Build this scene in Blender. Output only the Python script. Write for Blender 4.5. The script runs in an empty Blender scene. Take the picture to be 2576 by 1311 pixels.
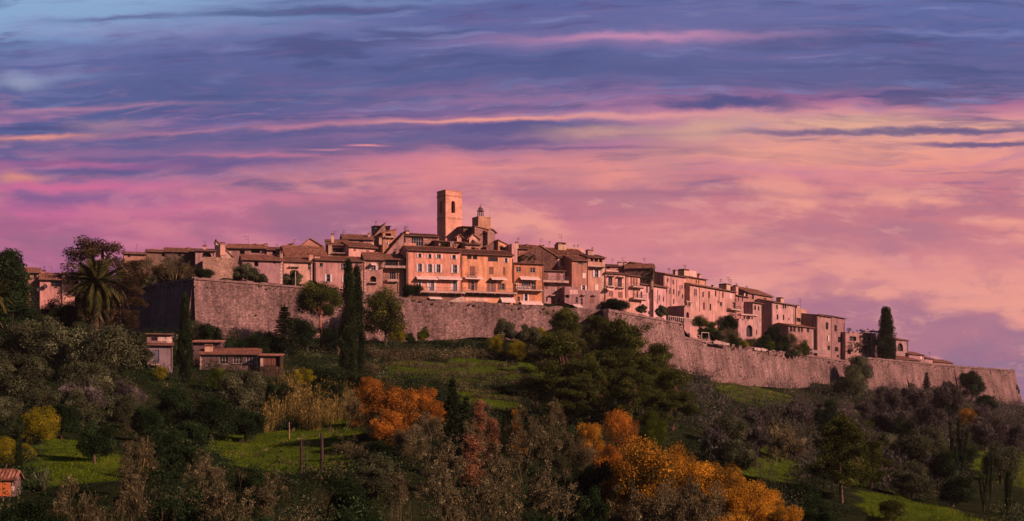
import bpy, math, random
import numpy as np
from mathutils import Vector
SC = bpy.context.scene
COL = SC.collection
R = math.radians
rnd = random.Random(7)

# ------------------------------------------------------------------ camera, light, sky
FP, CX, HZ = 3537.0, 1287.5, 1100.0          # focal length, centre and eye level in units of the 2575-wide photograph
cam = bpy.data.cameras.new('camera'); co = bpy.data.objects.new('camera', cam); COL.objects.link(co)
cam.sensor_width = 36; cam.lens = 36 * FP / 2575; cam.shift_y = (HZ - 655.5) / 2575
cam.clip_start = 1; cam.clip_end = 20000
co.rotation_euler = (R(90), 0, 0); SC.camera = co
SUN_AZ, SUN_EL = 58.0, 23.0                  # right of the line back to the viewer, above the horizon
sd = Vector((math.sin(R(SUN_AZ)) * math.cos(R(SUN_EL)), -math.cos(R(SUN_AZ)) * math.cos(R(SUN_EL)), math.sin(R(SUN_EL))))
sl = bpy.data.lights.new('sun', 'SUN'); so = bpy.data.objects.new('sun', sl); COL.objects.link(so)
sl.energy = 5.0; sl.angle = R(0.5); sl.color = (1.0, 0.53, 0.42)
so.rotation_euler = sd.to_track_quat('Z', 'Y').to_euler()
SC.view_settings.view_transform = 'Standard'; SC.view_settings.look = 'None'
SC.view_settings.exposure = 0.3; SC.view_settings.gamma = 1

def S(r, g, b):
    f = lambda c: (c / 255 / 12.92) if c < 10.3 else ((c / 255 + .055) / 1.055) ** 2.4
    return (f(r), f(g), f(b), 1)

class NT:
    def __init__(s, tree): s.t = tree; s.n = tree.nodes; s.l = tree.links
    def put(s, sock, v):
        if isinstance(v, bpy.types.NodeSocket): s.l.new(v, sock)
        elif v is not None:
            try: sock.default_value = v
            except Exception: sock.default_value = tuple(v)[:3]
    def m(s, op, a, b=None, c=None, clamp=False):
        n = s.n.new('ShaderNodeMath'); n.operation = op; n.use_clamp = clamp
        for i, v in enumerate((a, b, c)): s.put(n.inputs[i], v)
        return n.outputs[0]
    def mix(s, f, a, b, mode='MIX'):
        n = s.n.new('ShaderNodeMix'); n.data_type = 'RGBA'; n.blend_type = mode
        s.put(n.inputs[0], f); s.put(n.inputs[6], a); s.put(n.inputs[7], b)
        return n.outputs[2]
    def ramp(s, f, stops, interp='LINEAR'):
        n = s.n.new('ShaderNodeValToRGB'); r = n.color_ramp; r.interpolation = interp
        while len(r.elements) < len(stops): r.elements.new(0.5)
        for e, (p, c) in zip(r.elements, stops): e.position = p; e.color = c
        s.put(n.inputs[0], f); return n.outputs[0]
    def rng(s, v, a, b, c, d, smooth=False):
        n = s.n.new('ShaderNodeMapRange'); n.interpolation_type = 'SMOOTHSTEP' if smooth else 'LINEAR'
        s.put(n.inputs[0], v)
        for i, x in enumerate((a, b, c, d)): s.put(n.inputs[i + 1], x)
        return n.outputs[0]
    def xyz(s, x, y, z=0.0):
        n = s.n.new('ShaderNodeCombineXYZ')
        for i, v in enumerate((x, y, z)): s.put(n.inputs[i], v)
        return n.outputs[0]
    def sep(s, v):
        n = s.n.new('ShaderNodeSeparateXYZ'); s.put(n.inputs[0], v); return n.outputs
    def noise(s, v, scale, detail=3, rough=.5, dist=0.0):
        n = s.n.new('ShaderNodeTexNoise'); s.put(n.inputs['Vector'], v)
        n.inputs['Scale'].default_value = scale; n.inputs['Detail'].default_value = detail
        n.inputs['Roughness'].default_value = rough; n.inputs['Distortion'].default_value = dist
        return n.outputs[0]
    def vor(s, v, scale, feat='F1', rand=1.0):
        n = s.n.new('ShaderNodeTexVoronoi'); n.feature = feat; s.put(n.inputs['Vector'], v)
        n.inputs['Scale'].default_value = scale; n.inputs['Randomness'].default_value = rand
        return n

def K(r, g, b, q=.8):
    m = (r + g + b) / 3; return S(m + (r - m) * q, m + (g - m) * q, m + (b - m) * q)
def make_sky():
    w = bpy.data.worlds.new('World'); SC.world = w; w.use_nodes = True
    t = NT(w.node_tree); t.n.clear()
    tc = t.n.new('ShaderNodeTexCoord'); x, y, z = t.sep(tc.outputs['Generated'])[:3]
    yc = t.m('MAXIMUM', y, 0.2)
    U = t.m('DIVIDE', x, yc); V = t.m('DIVIDE', z, yc)
    p = t.xyz(U, V)
    # slow warp so that no band is ruled straight
    wv = t.m('SUBTRACT', t.noise(t.xyz(t.m('MULTIPLY', U, 5.), t.m('MULTIPLY', V, 16.)), 1, 4), .5)
    w2 = t.m('SUBTRACT', t.noise(t.xyz(t.m('MULTIPLY_ADD', U, 22., 7.), t.m('MULTIPLY', V, 60.)), 1, 5, .6), .5)
    Vt = t.m('SUBTRACT', V, t.m('MULTIPLY', t.m('MINIMUM', U, 0.05), 0.055))       # streaks climb towards the right
    Vw = t.m('ADD', t.m('MULTIPLY_ADD', wv, .030, Vt), t.m('MULTIPLY', w2, .004))
    T = t.m('DIVIDE', Vw, .34)
    pos = lambda vy: (HZ - vy) / FP / .34
    def rmp(l): return t.ramp(T, [(pos(vy), K(*c)) for vy, c in sorted(l, key=lambda q: -q[0])])
    left = rmp([(-60, (135, 175, 222)), (60, (112, 145, 203)), (95, (88, 100, 165)), (235, (80, 90, 155)), (330, (98, 90, 153)), (400, (100, 88, 150)), (432, (140, 86, 150)), (470, (212, 95, 150)), (500, (178, 90, 140)), (560, (197, 98, 140)), (640, (160, 90, 138)), (820, (120, 80, 125))])
    cent = rmp([(0, (84, 97, 165)), (100, (93, 99, 165)), (200, (80, 92, 155)), (255, (105, 93, 158)), (285, (150, 100, 155)), (325, (104, 92, 152)), (375, (160, 104, 146)), (420, (228, 128, 135)), (495, (200, 110, 134)), (570, (216, 112, 136)), (660, (224, 124, 134)), (820, (190, 108, 134))])
    right = rmp([(0, (96, 110, 178)), (90, (84, 98, 165)), (225, (98, 94, 152)), (262, (170, 98, 148)), (292, (222, 132, 150)), (320, (240, 160, 142)), (400, (248, 146, 130)), (465, (215, 116, 132)), (500, (204, 114, 132)), (580, (214, 118, 130)), (670, (226, 130, 136)), (800, (182, 112, 138)), (960, (142, 106, 144))])
    c = t.mix(t.rng(U, -.33, -.02, 0, 1, True), left, cent)
    c = t.mix(t.rng(U, .02, .27, 0, 1, True), c, right)
    # long thin streaks in the upper deck
    st = t.noise(t.xyz(t.m('MULTIPLY', U, 5.), t.m('MULTIPLY', Vw, 62.)), 1, 6, .58, .2)
    up = t.rng(V, .195, .235, 0, 1, True)
    mid = t.m('MULTIPLY', t.rng(V, .155, .19, 0, 1, True), t.rng(V, .23, .27, 1, 0, True))
    c = t.mix(t.m('MULTIPLY', t.rng(st, .50, .66, 0, .7, True), t.m('MAXIMUM', t.m('MULTIPLY', mid, .8), t.m('MULTIPLY', up, .16))), c, K(200, 112, 158))
    c = t.mix(t.m('MULTIPLY', t.rng(st, .48, .34, 0, .75, True), t.m('MAXIMUM', up, mid)), c, K(64, 80, 138))
    s2 = t.noise(t.xyz(t.m('MULTIPLY_ADD', U, 11., 3.), t.m('MULTIPLY', Vw, 110.)), 1, 6, .62)
    c = t.mix(t.m('MULTIPLY', t.rng(s2, .52, .68, 0, .6, True), up), c, K(120, 128, 190))
    c = t.mix(t.m('MULTIPLY', t.rng(s2, .46, .32, 0, .6, True), t.m('MAXIMUM', up, mid)), c, K(84, 76, 140))
    s3 = t.noise(t.xyz(t.m('MULTIPLY_ADD', U, 26., 9.), t.m('MULTIPLY', Vw, 210.)), 1, 5, .6)
    c = t.mix(t.m('MULTIPLY', t.rng(s3, .5, .66, 0, .55, True), t.m('MAXIMUM', t.m('MULTIPLY', mid, .8), t.m('MULTIPLY', up, .15))), c, K(176, 118, 160))
    # soft woolly cloud in the lower half
    sf = t.noise(t.xyz(t.m('MULTIPLY_ADD', U, 8., t.m('MULTIPLY', V, 6.)), t.m('MULTIPLY_ADD', V, 24., 2.)), 1, 7, .55, .25)
    lo = t.rng(V, .215, .165, 0, 1, True)
    c = t.mix(t.m('MULTIPLY', t.rng(sf, .48, .62, 0, .85, True), lo), c, t.mix(t.rng(U, -.3, .02, 0, 1), K(216, 108, 144), K(255, 156, 134)))
    c = t.mix(t.m('MULTIPLY', t.rng(sf, .49, .36, 0, .8, True), lo), c, t.mix(t.rng(U, -.3, .1, 0, 1), K(156, 92, 136), K(186, 112, 136)))
    # single clouds: x, y, half width, half height, colour, strength, tilt
    pf = t.noise(t.xyz(t.m('MULTIPLY_ADD', U, 20., 4.), t.m('MULTIPLY_ADD', V, 52., 1.)), 1, 8, .62, .4)
    c = t.mix(t.m('MULTIPLY', t.rng(pf, .52, .66, 0, .42, True), lo), c, t.mix(t.rng(U, -.3, .02, 0, 1), K(214, 116, 150), K(250, 160, 146)))
    c = t.mix(t.m('MULTIPLY', t.rng(pf, .48, .34, 0, .42, True), lo), c, K(166, 100, 136))
    B = [(1840, 262, 150, 15, (70, 78, 142), .95, 0), (1310, 319, 165, 15, (80, 80, 145), .9, 0), (2250, 330, 400, 8, (84, 78, 140), .95, .01),
         (1700, 338, 260, 4, (120, 84, 140), .6, .02), (2480, 362, 170, 6, (88, 78, 138), .9, 0), (1500, 372, 330, 4, (110, 80, 140), .75, 0),
         (1240, 356, 140, 11, (88, 80, 145), .8, .02), (1640, 92, 290, 12, (226, 138, 178), .9, .02), (1480, 112, 330, 12, (130, 108, 168), .55, .0),
         (1230, 300, 320, 5, (250, 150, 138), .95, .035), (600, 326, 420, 6, (206, 118, 150), .7, .06), (90, 346, 140, 6, (242, 142, 128), .9, .06),
         (250, 270, 250, 5, (205, 128, 160), .8, .05), (110, 322, 90, 5, (70, 78, 140), .8, 0), (270, 312, 90, 16, (176, 124, 148), .6, 0),
         (1650, 292, 260, 8, (240, 150, 146), .8, .0), (1250, 252, 330, 16, (182, 116, 160), .5, .02), (660, 392, 150, 5, (246, 120, 146), .8, -.02),
         (250, 415, 300, 10, (190, 88, 150), .6, 0), (560, 410, 200, 16, (96, 84, 150), .85, .02), (170, 470, 260, 14, (234, 96, 150), .75, 0),
         (45, 448, 60, 10, (236, 140, 116), .8, 0), (230, 432, 120, 7, (92, 84, 148), .7, .02), (380, 398, 200, 8, (98, 86, 150), .6, 0),
         (60, 205, 60, 18, (150, 160, 195), .85, 0), (130, 190, 120, 14, (120, 138, 192), .7, .05), (140, 24, 330, 30, (128, 168, 216), .95, .05),
         (330, 45, 200, 7, (88, 96, 160), .8, .06), (480, 62, 220, 7, (118, 142, 200), .8, .07), (900, 6, 380, 9, (112, 134, 194), .8, .03),
         (1050, 75, 90, 6, (118, 134, 192), .6, 0), (300, 120, 420, 26, (92, 90, 158), .55, .05), (850, 370, 170, 16, (80, 82, 145), .75, 0), (420, 372, 330, 18, (92, 88, 150), .7, .02), (700, 340, 260, 16, (88, 88, 150), .6, .03), (1060, 345, 160, 12, (100, 90, 150), .6, 0), (700, 230, 500, 40, (80, 90, 152), .55, .03), (1900, 190, 600, 32, (84, 92, 154), .6, 0), (1500, 170, 400, 24, (80, 90, 152), .5, 0),
         (920, 366, 42, 3, (248, 138, 148), .95, 0), (820, 376, 55, 3, (220, 124, 150), .7, 0), (1050, 420, 160, 30, (222, 112, 142), .6, 0),
         (1150, 430, 90, 40, (246, 134, 132), .6, 0), (1560, 440, 110, 34, (250, 142, 132), .8, 0), (1380, 420, 100, 36, (240, 136, 134), .5, 0),
         (1700, 400, 100, 60, (190, 122, 138), .55, 0), (1770, 330, 120, 22, (238, 172, 136), .6, 0), (2150, 305, 200, 20, (240, 172, 138), .65, 0),
         (1500, 332, 130, 14, (226, 160, 136), .6, 0), (2000, 385, 260, 26, (255, 160, 132), .7, 0), (2150, 430, 200, 40, (250, 142, 134), .5, 0),
         (1700, 487, 400, 9, (165, 98, 132), .6, 0), (2380, 292, 110, 5, (150, 96, 148), .6, 0), (1800, 60, 300, 60, (110, 106, 168), .45, 0),
         (1060, 540, 130, 40, (218, 106, 138), .5, 0), (980, 530, 150, 18, (150, 92, 142), .5, .02), (760, 585, 120, 30, (150, 94, 142), .5, 0), (1990, 600, 190, 40, (180, 108, 134), .55, 0),
         (1450, 640, 200, 60, (226, 126, 134), .5, 0), (1850, 680, 160, 40, (232, 132, 138), .5, 0), (2350, 690, 260, 40, (228, 132, 138), .5, 0), (1700, 560, 160, 40, (222, 124, 134), .45, 0)]
    for bx, by, rx, ry, cl, k, tl in B:
        u0, v0 = (bx - CX) / FP, (HZ - by) / FP
        du = t.m('DIVIDE', t.m('SUBTRACT', U, u0), rx / FP)
        vv = t.m('MULTIPLY_ADD', w2, ry / FP * 3.2 + .004, t.m('MULTIPLY_ADD', wv, ry / FP * 1.5, V))
        dv = t.m('DIVIDE', t.m('SUBTRACT', vv, t.m('MULTIPLY_ADD', t.m('SUBTRACT', U, u0), tl, v0)), ry / FP)
        q = t.m('ADD', t.m('MULTIPLY', du, du), t.m('MULTIPLY', dv, dv))
        e = t.m('EXPONENT', t.m('MULTIPLY', t.m('MULTIPLY', q, q), -.45)) if sum(cl) < 330 else t.m('EXPONENT', t.m('MULTIPLY', q, -.9))
        c = t.mix(t.m('MULTIPLY', e, k), c, K(*cl))
    # the rest of the dome: a dim dusk sky
    ns = t.n.new('ShaderNodeTexSky'); ns.sky_type = 'NISHITA'; ns.sun_disc = False
    ns.sun_elevation = R(SUN_EL); ns.sun_rotation = R(180 - SUN_AZ)
    nis = t.mix(1.0, ns.outputs[0], (.036, .027, .032, 1), 'MULTIPLY')
    front = t.m('MULTIPLY', t.rng(y, .25, .6, 0, 1, True), t.rng(V, .62, .32, 0, 1, True))
    c = t.mix(front, nis, c)
    bg = t.n.new('ShaderNodeBackground'); t.put(bg.inputs[0], c); bg.inputs[1].default_value = 0.82
    out = t.n.new('ShaderNodeOutputWorld'); t.l.new(bg.outputs[0], out.inputs[0])
    w.cycles.sampling_method = 'MANUAL'; w.cycles.sample_map_resolution = 512
make_sky()
SC.cycles.max_bounces = 5; SC.cycles.diffuse_bounces = 2; SC.cycles.transparent_max_bounces = 6
SC.cycles.use_denoising = True

# ------------------------------------------------------------------ materials
def new_mat(name):
    m = bpy.data.materials.new(name); m.use_nodes = True
    t = NT(m.node_tree); b = t.n['Principled BSDF']; b.inputs['Specular IOR Level'].default_value = .2
    return m, t, b
def oc(t):
    n = t.n.new('ShaderNodeTexCoord'); return n.outputs['Object']
def flat(t):
    x, y, z = t.sep(oc(t))[:3]
    return t.xyz(t.m('ADD', x, y), z, 0.0), x, y, z
def ocol(t):
    n = t.n.new('ShaderNodeObjectInfo'); return n.outputs['Color'], n.outputs['Random']
def bump(t, b, h, st, dist=.05):
    n = t.n.new('ShaderNodeBump'); n.inputs['Strength'].default_value = st; n.inputs['Distance'].default_value = dist
    t.put(n.inputs['Height'], h); t.l.new(n.outputs[0], b.inputs['Normal'])
MAT = {}
def m_plaster():
    m, t, b = new_mat('plaster'); f, x, y, z = flat(t); c, r = ocol(t)
    a = t.noise(f, .22, 4, .6); d = t.noise(f, 2.2, 5, .65)
    s = t.noise(t.xyz(t.m('MULTIPLY', t.m('ADD', x, y), 1.3), t.m('MULTIPLY', z, .16)), 1, 4, .6)
    k = t.m('MULTIPLY', t.m('MULTIPLY', t.rng(a, .3, .7, .66, 1.16), t.rng(d, .3, .7, .86, 1.1)), t.rng(s, .3, .6, .64, 1.08))
    c2 = t.mix(1.0, c, t.xyz(k, k, k), 'MULTIPLY')
    pt = t.rng(t.noise(f, .75, 6, .7), .57, .64, 0, .6)
    c2 = t.mix(pt, c2, t.mix(.5, c2, (.42, .33, .29, 1)))
    t.put(b.inputs['Base Color'], c2); b.inputs['Roughness'].default_value = .95
    bump(t, b, d, .5, .05); return m
def m_stone(name, sc=4.6, lo=.5, hi=1.3):
    m, t, b = new_mat(name); f, x, y, z = flat(t); c, r = ocol(t)
    g = t.xyz(t.m('ADD', x, y), t.m('MULTIPLY', z, 1.5), 0.0)
    v = t.vor(g, sc); e = t.vor(g, sc, 'DISTANCE_TO_EDGE')
    vc = t.sep(v.outputs['Color'])[0]
    k = t.m('MULTIPLY', t.rng(vc, 0, 1, lo, hi), t.rng(t.noise(f, .3, 5, .6), .3, .7, .65, 1.2))
    k = t.m('MULTIPLY', k, t.rng(e.outputs[0], 0, .12, .72, 1))
    c2 = t.mix(1.0, c, t.xyz(k, k, k), 'MULTIPLY')
    t.put(b.inputs['Base Color'], c2); b.inputs['Roughness'].default_value = .95
    bump(t, b, t.rng(e.outputs[0], 0, .15, 0, 1), .8, .08); return m
def m_rampart():
    m, t, b = new_mat('rampart_stone'); c, r = ocol(t)
    uv = t.n.new('ShaderNodeUVMap'); u, v, _ = t.sep(uv.outputs[0])[:3]
    wob = t.m('MULTIPLY', t.m('SUBTRACT', t.noise(uv.outputs[0], .5, 4), .5), 1.0)
    v2 = t.m('ADD', v, wob); f = t.xyz(u, v2)
    br = t.n.new('ShaderNodeTexBrick'); t.put(br.inputs['Vector'], f)
    br.inputs['Color1'].default_value = (.45, .45, .45, 1); br.inputs['Color2'].default_value = (1, 1, 1, 1); br.inputs['Mortar'].default_value = (.28, .28, .28, 1)
    br.inputs['Scale'].default_value = 1; br.inputs['Brick Width'].default_value = .72; br.inputs['Row Height'].default_value = .34
    br.inputs['Mortar Size'].default_value = .03; br.inputs['Bias'].default_value = .1
    k = t.sep(br.outputs[0])[0]
    big = t.noise(uv.outputs[0], .11, 5, .62); fine = t.noise(uv.outputs[0], 1.6, 6, .7)
    stk = t.noise(t.xyz(t.m('MULTIPLY', u, .9), t.m('MULTIPLY', v, .07)), 1, 5, .65)
    k = t.m('MULTIPLY', t.rng(k, .28, 1, .85, 1.08), t.rng(big, .3, .7, .5, 1.3))
    k = t.m('MULTIPLY', k, t.m('MULTIPLY', t.rng(fine, .3, .7, .45, 1.4), t.rng(stk, .34, .6, .55, 1.1)))
    h = t.vor(t.xyz(t.m('MULTIPLY', u, .55), v2), .62, 'F1', .95)
    hole = t.rng(h.outputs['Distance'], .07, .15, .0, 1)
    pick = t.rng(t.sep(h.outputs['Color'])[1], .55, .6, 1, 0); hole = t.m('MAXIMUM', hole, pick)
    k = t.m('MULTIPLY', k, t.rng(hole, 0, 1, .22, 1))
    vs = t.vor(t.xyz(u, t.m('MULTIPLY', v2, 1.7)), 2.1); k = t.m('MULTIPLY', k, t.rng(t.sep(vs.outputs['Color'])[0], 0, 1, .62, 1.28))
    gap = t.vor(t.xyz(u, t.m('MULTIPLY', v2, 1.7)), 2.1, 'DISTANCE_TO_EDGE'); k = t.m('MULTIPLY', k, t.rng(gap.outputs[0], 0, .1, .68, 1))
    gr = t.noise(t.xyz(t.m('MULTIPLY', u, .5), v), .8, 6, .75)
    c2 = t.mix(1.0, c, t.xyz(k, k, k), 'MULTIPLY')
    c2 = t.mix(t.rng(gr, .58, .7, 0, .65), c2, (.085, .075, .05, 1))
    t.put(b.inputs['Base Color'], c2); b.inputs['Roughness'].default_value = .96
    bump(t, b, t.m('MULTIPLY', t.m('ADD', t.sep(br.outputs[0])[0], fine), hole), .9, .12); return m
def m_tile():
    m, t, b = new_mat('roof_tile'); o = oc(t); c, r = ocol(t)
    n = t.noise(o, 1.4, 4, .65); v = t.sep(t.vor(o, 2.6).outputs['Color'])[0]
    k = t.m('ADD', t.m('MULTIPLY', n, .6), t.m('MULTIPLY', v, .4))
    q = t.ramp(k, [(.2, (.08, .042, .03, 1)), (.42, (.19, .085, .055, 1)), (.6, (.29, .135, .09, 1)), (.82, (.42, .24, .18, 1))])
    q = t.mix(t.rng(t.noise(o, .5, 5, .7), .52, .66, 0, .6), q, (.12, .085, .065, 1))
    q = t.mix(1.0, q, t.mix(.5, (1, 1, 1, 1), c), 'MULTIPLY')
    t.put(b.inputs['Base Color'], q); b.inputs['Roughness'].default_value = .9; bump(t, b, n, .5, .04); return m
def m_paint(name, rough=.6, spec=.3):
    m, t, b = new_mat(name); c, r = ocol(t); k = t.rng(t.noise(oc(t), 1.8, 5, .65), .3, .7, .78, 1.08)
    t.put(b.inputs['Base Color'], t.mix(1.0, c, t.xyz(k, k, k), 'MULTIPLY')); b.inputs['Roughness'].default_value = rough
    b.inputs['Specular IOR Level'].default_value = spec; return m
def m_glass():
    m, t, b = new_mat('window_glass'); n = t.noise(oc(t), .6, 2)
    t.put(b.inputs['Base Color'], t.mix(n, (.006, .007, .011, 1), (.02, .022, .032, 1)))
    b.inputs['Roughness'].default_value = .15; b.inputs['Specular IOR Level'].default_value = .35; return m
def m_bark():
    m, t, b = new_mat('bark'); c, r = ocol(t); x, y, z = t.sep(oc(t))[:3]
    n = t.noise(t.xyz(t.m('MULTIPLY', x, 6.), t.m('MULTIPLY', y, 6.), t.m('MULTIPLY', z, 1.2)), 1, 5, .7)
    k = t.rng(n, .3, .7, .5, 1.3); t.put(b.inputs['Base Color'], t.mix(1.0, c, t.xyz(k, k, k), 'MULTIPLY'))
    b.inputs['Roughness'].default_value = .95; bump(t, b, n, .8, .05); return m
def m_leaf(name, stops, trans=.28):
    m = bpy.data.materials.new(name); m.use_nodes = True; t = NT(m.node_tree); t.n.clear()
    a = t.n.new('ShaderNodeAttribute'); a.attribute_name = 'tint'
    oi = t.n.new('ShaderNodeObjectInfo')
    k = t.m('ADD', a.outputs['Fac'], t.m('MULTIPLY', t.m('SUBTRACT', oi.outputs['Random'], .5), .16))
    c = t.ramp(k, stops)
    d = t.n.new('ShaderNodeBsdfDiffuse'); tr = t.n.new('ShaderNodeBsdfTranslucent'); mx = t.n.new('ShaderNodeMixShader')
    t.put(d.inputs[0], c); t.put(tr.inputs[0], c); mx.inputs[0].default_value = trans
    t.l.new(d.outputs[0], mx.inputs[1]); t.l.new(tr.outputs[0], mx.inputs[2])
    o = t.n.new('ShaderNodeOutputMaterial'); t.l.new(mx.outputs[0], o.inputs[0]); return m
def m_ground():
    m, t, b = new_mat('hillside_ground'); o = oc(t)
    a = t.n.new('ShaderNodeAttribute'); a.attribute_name = 'lawn'
    n = t.noise(o, .25, 6, .68); n2 = t.noise(o, 1.7, 5, .7)
    soil = t.ramp(n, [(.3, (.010, .016, .008, 1)), (.5, (.018, .028, .011, 1)), (.62, (.028, .034, .015, 1)), (.75, (.024, .038, .010, 1))])
    gr = t.ramp(t.m('ADD', t.m('MULTIPLY', n, .5), t.m('MULTIPLY', n2, .5)), [(.34, (.018, .032, .007, 1)), (.48, (.048, .092, .009, 1)), (.6, (.09, .14, .014, 1)), (.7, (.075, .065, .03, 1))])
    k = t.rng(t.m('ADD', a.outputs['Fac'], t.m('MULTIPLY', t.m('SUBTRACT', n, .5), 1.3)), .3, .7, 0, 1)
    t.put(b.inputs['Base Color'], t.mix(k, soil, gr)); b.inputs['Roughness'].default_value = 1; b.inputs['Specular IOR Level'].default_value = 0
    bump(t, b, n2, 1, .3); return m
MAT.update(plaster=m_plaster(), stone=m_stone('rubble_stone'), rampart=m_rampart(), tile=m_tile(), paint=m_paint('painted_wood'),
           cloth=m_paint('awning_cloth', .9, .1), iron=m_paint('ironwork', .5, .5), glass=m_glass(), bark=m_bark(), ground=m_ground())
L_ = lambda *q: [(p, c + (1,)) for p, c in q]
MAT.update(
    olive=m_leaf('olive_leaf', L_((0, (0.0161, 0.0209, 0.0097)), (.45, (0.0599, 0.0742, 0.0372)), (.7, (0.0898, 0.1112, 0.0558)), (1, (0.2625, 0.3050, 0.1725))), 0.18),
    dark=m_leaf('dark_leaf', L_((0, (0.0043, 0.0094, 0.0038)), (.45, (0.0138, 0.0297, 0.0106)), (.7, (0.0207, 0.0446, 0.0159)), (1, (0.0711, 0.1258, 0.0449))), 0.15),
    cypress=m_leaf('cypress_leaf', L_((0, (0.0040, 0.0072, 0.0033)), (.45, (0.0147, 0.0260, 0.0100)), (.7, (0.0220, 0.0391, 0.0150)), (1, (0.0728, 0.1030, 0.0429))), 0.12),
    pine=m_leaf('pine_needle', L_((0, (0.0088, 0.0132, 0.0031)), (.45, (0.0436, 0.0600, 0.0132)), (.7, (0.0653, 0.0900, 0.0198)), (1, (0.1980, 0.2269, 0.0528))), 0.15),
    green=m_leaf('bright_leaf', L_((0, (0.0126, 0.0224, 0.0030)), (.45, (0.0514, 0.0823, 0.0084)), (.7, (0.0772, 0.1235, 0.0126)), (1, (0.1963, 0.2464, 0.0242))), 0.25),
    orange=m_leaf('orange_leaf', L_((0, (.045, .030, .010)), (.36, (.12, .068, .02)), (.56, (.40, .165, .024)), (1, (.72, .33, .045))), .35),
    gold=m_leaf('gold_leaf', L_((0, (.050, .046, .012)), (.36, (.13, .092, .02)), (.55, (.44, .23, .022)), (1, (.78, .43, .04))), .35),
    pink=m_leaf('rust_leaf', L_((0, (.05, .036, .022)), (.3, (.13, .075, .042)), (.6, (.28, .14, .07)), (1, (.46, .25, .13))), .3),
    yellow=m_leaf('yellow_leaf', L_((0, (.06, .065, .008)), (.5, (.19, .19, .012)), (1, (.44, .38, .03))), .3),
    brown=m_leaf('dry_leaf', L_((0, (0.0170, 0.0168, 0.0088)), (.45, (0.0850, 0.0800, 0.0411)), (.7, (0.1275, 0.1200, 0.0617)), (1, (0.3500, 0.3300, 0.1719))), 0.15),
    mauve=m_leaf('winter_twig', L_((0, (0.0170, 0.0165, 0.0143)), (.45, (0.0626, 0.0598, 0.0539)), (.7, (0.0938, 0.0898, 0.0808)), (1, (0.2160, 0.2046, 0.1848))), 0.1),
    reed=m_leaf('reed_blade', L_((0, (.07, .065, .018)), (.5, (.26, .21, .060)), (1, (.52, .42, .15))), .25),
    russet=m_leaf('russet_needle', L_((0, (0.0100, 0.0100, 0.0060)), (.45, (0.0562, 0.0435, 0.0210)), (.7, (0.0844, 0.0653, 0.0315)), (1, (0.2040, 0.1380, 0.0600))), 0.2),
    grass=m_leaf('grass_blade', L_((0, (.022, .040, .005)), (.5, (.100, .165, .011)), (1, (.27, .31, .03))), .3))

# ------------------------------------------------------------------ mesh helpers
def P(vx, vy, d): return Vector(((vx - CX) / FP * d, d, (HZ - vy) / FP * d))
REG = {1: (0, 840, 2.341), 2: (650, 840, 2.341), 3: (1150, 680, 2.341), 4: (1500, 680, 2.622), 5: (1850, 850, 2.622), 6: (2400, 900, 2.341), 7: (3000, 1050, 2.0167),
       8: (0, 1200, 1.736), 9: (700, 1200, 1.736), 10: (1400, 1200, 1.736), 11: (2100, 1200, 1.736), 12: (2800, 1300, 2.002)}
def V(r, x, y):
    if not r: return x, y
    X, Y, s = REG[r]; return (X + x / s) / 1.49126, (Y + y / s) / 1.49126
class MB:
    def __init__(s): s.v = []; s.f = []; s.uv = None
    def quad(s, *p):
        b = len(s.v); s.v += [tuple(q) for q in p]; s.f.append(tuple(range(b, b + len(p))))
    def box(s, x0, x1, y0, y1, z0, z1):
        b = len(s.v); s.v += [(x, y, z) for z in (z0, z1) for x, y in ((x0, y0), (x1, y0), (x1, y1), (x0, y1))]
        s.f += [(b, b + 3, b + 2, b + 1), (b + 4, b + 5, b + 6, b + 7)] + [(b + i, b + (i + 1) % 4, b + 4 + (i + 1) % 4, b + 4 + i) for i in range(4)]
    def tube(s, pts, rad, n=6):
        pts = [Vector(p) for p in pts]; b = len(s.v)
        for i, p in enumerate(pts):
            t = (pts[min(i + 1, len(pts) - 1)] - pts[max(i - 1, 0)]).normalized()
            a = t.orthogonal().normalized(); c = t.cross(a); r = rad[i] if hasattr(rad, '__len__') else rad
            for k in range(n):
                q = p + (a * math.cos(6.2832 * k / n) + c * math.sin(6.2832 * k / n)) * r; s.v.append(tuple(q))
        for i in range(len(pts) - 1):
            for k in range(n): s.f.append((b + i * n + k, b + i * n + (k + 1) % n, b + (i + 1) * n + (k + 1) % n, b + (i + 1) * n + k))
        s.f.append(tuple(b + k for k in range(n))[::-1]); s.f.append(tuple(b + (len(pts) - 1) * n + k for k in range(n)))
    def mesh(s, name):
        m = bpy.data.meshes.new(name); m.from_pydata(s.v, [], s.f); m.update(); return m
def link(name, me, mat, parent=None, color=None):
    o = bpy.data.objects.new(name, me); COL.objects.link(o)
    if mat and not me.materials: me.materials.append(MAT[mat])
    if parent: o.parent = parent
    if color: o.color = tuple(color[:3]) + (1,)
    return o
def obj(name, mb, mat, parent=None, color=None): return link(name, mb.mesh(name), mat, parent, color)
def tag(o, label=None, cat=None, group=None, kind=None):
    if label: o['label'] = label
    if cat: o['category'] = cat
    if group: o['group'] = group
    if kind: o['kind'] = kind
    return o
def thing(name, label, cat, loc=(0, 0, 0), rz=0, group=None):
    o = bpy.data.objects.new(name, None); COL.objects.link(o); o.location = loc; o.rotation_euler = (0, 0, rz)
    return tag(o, label, cat, group)
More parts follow.
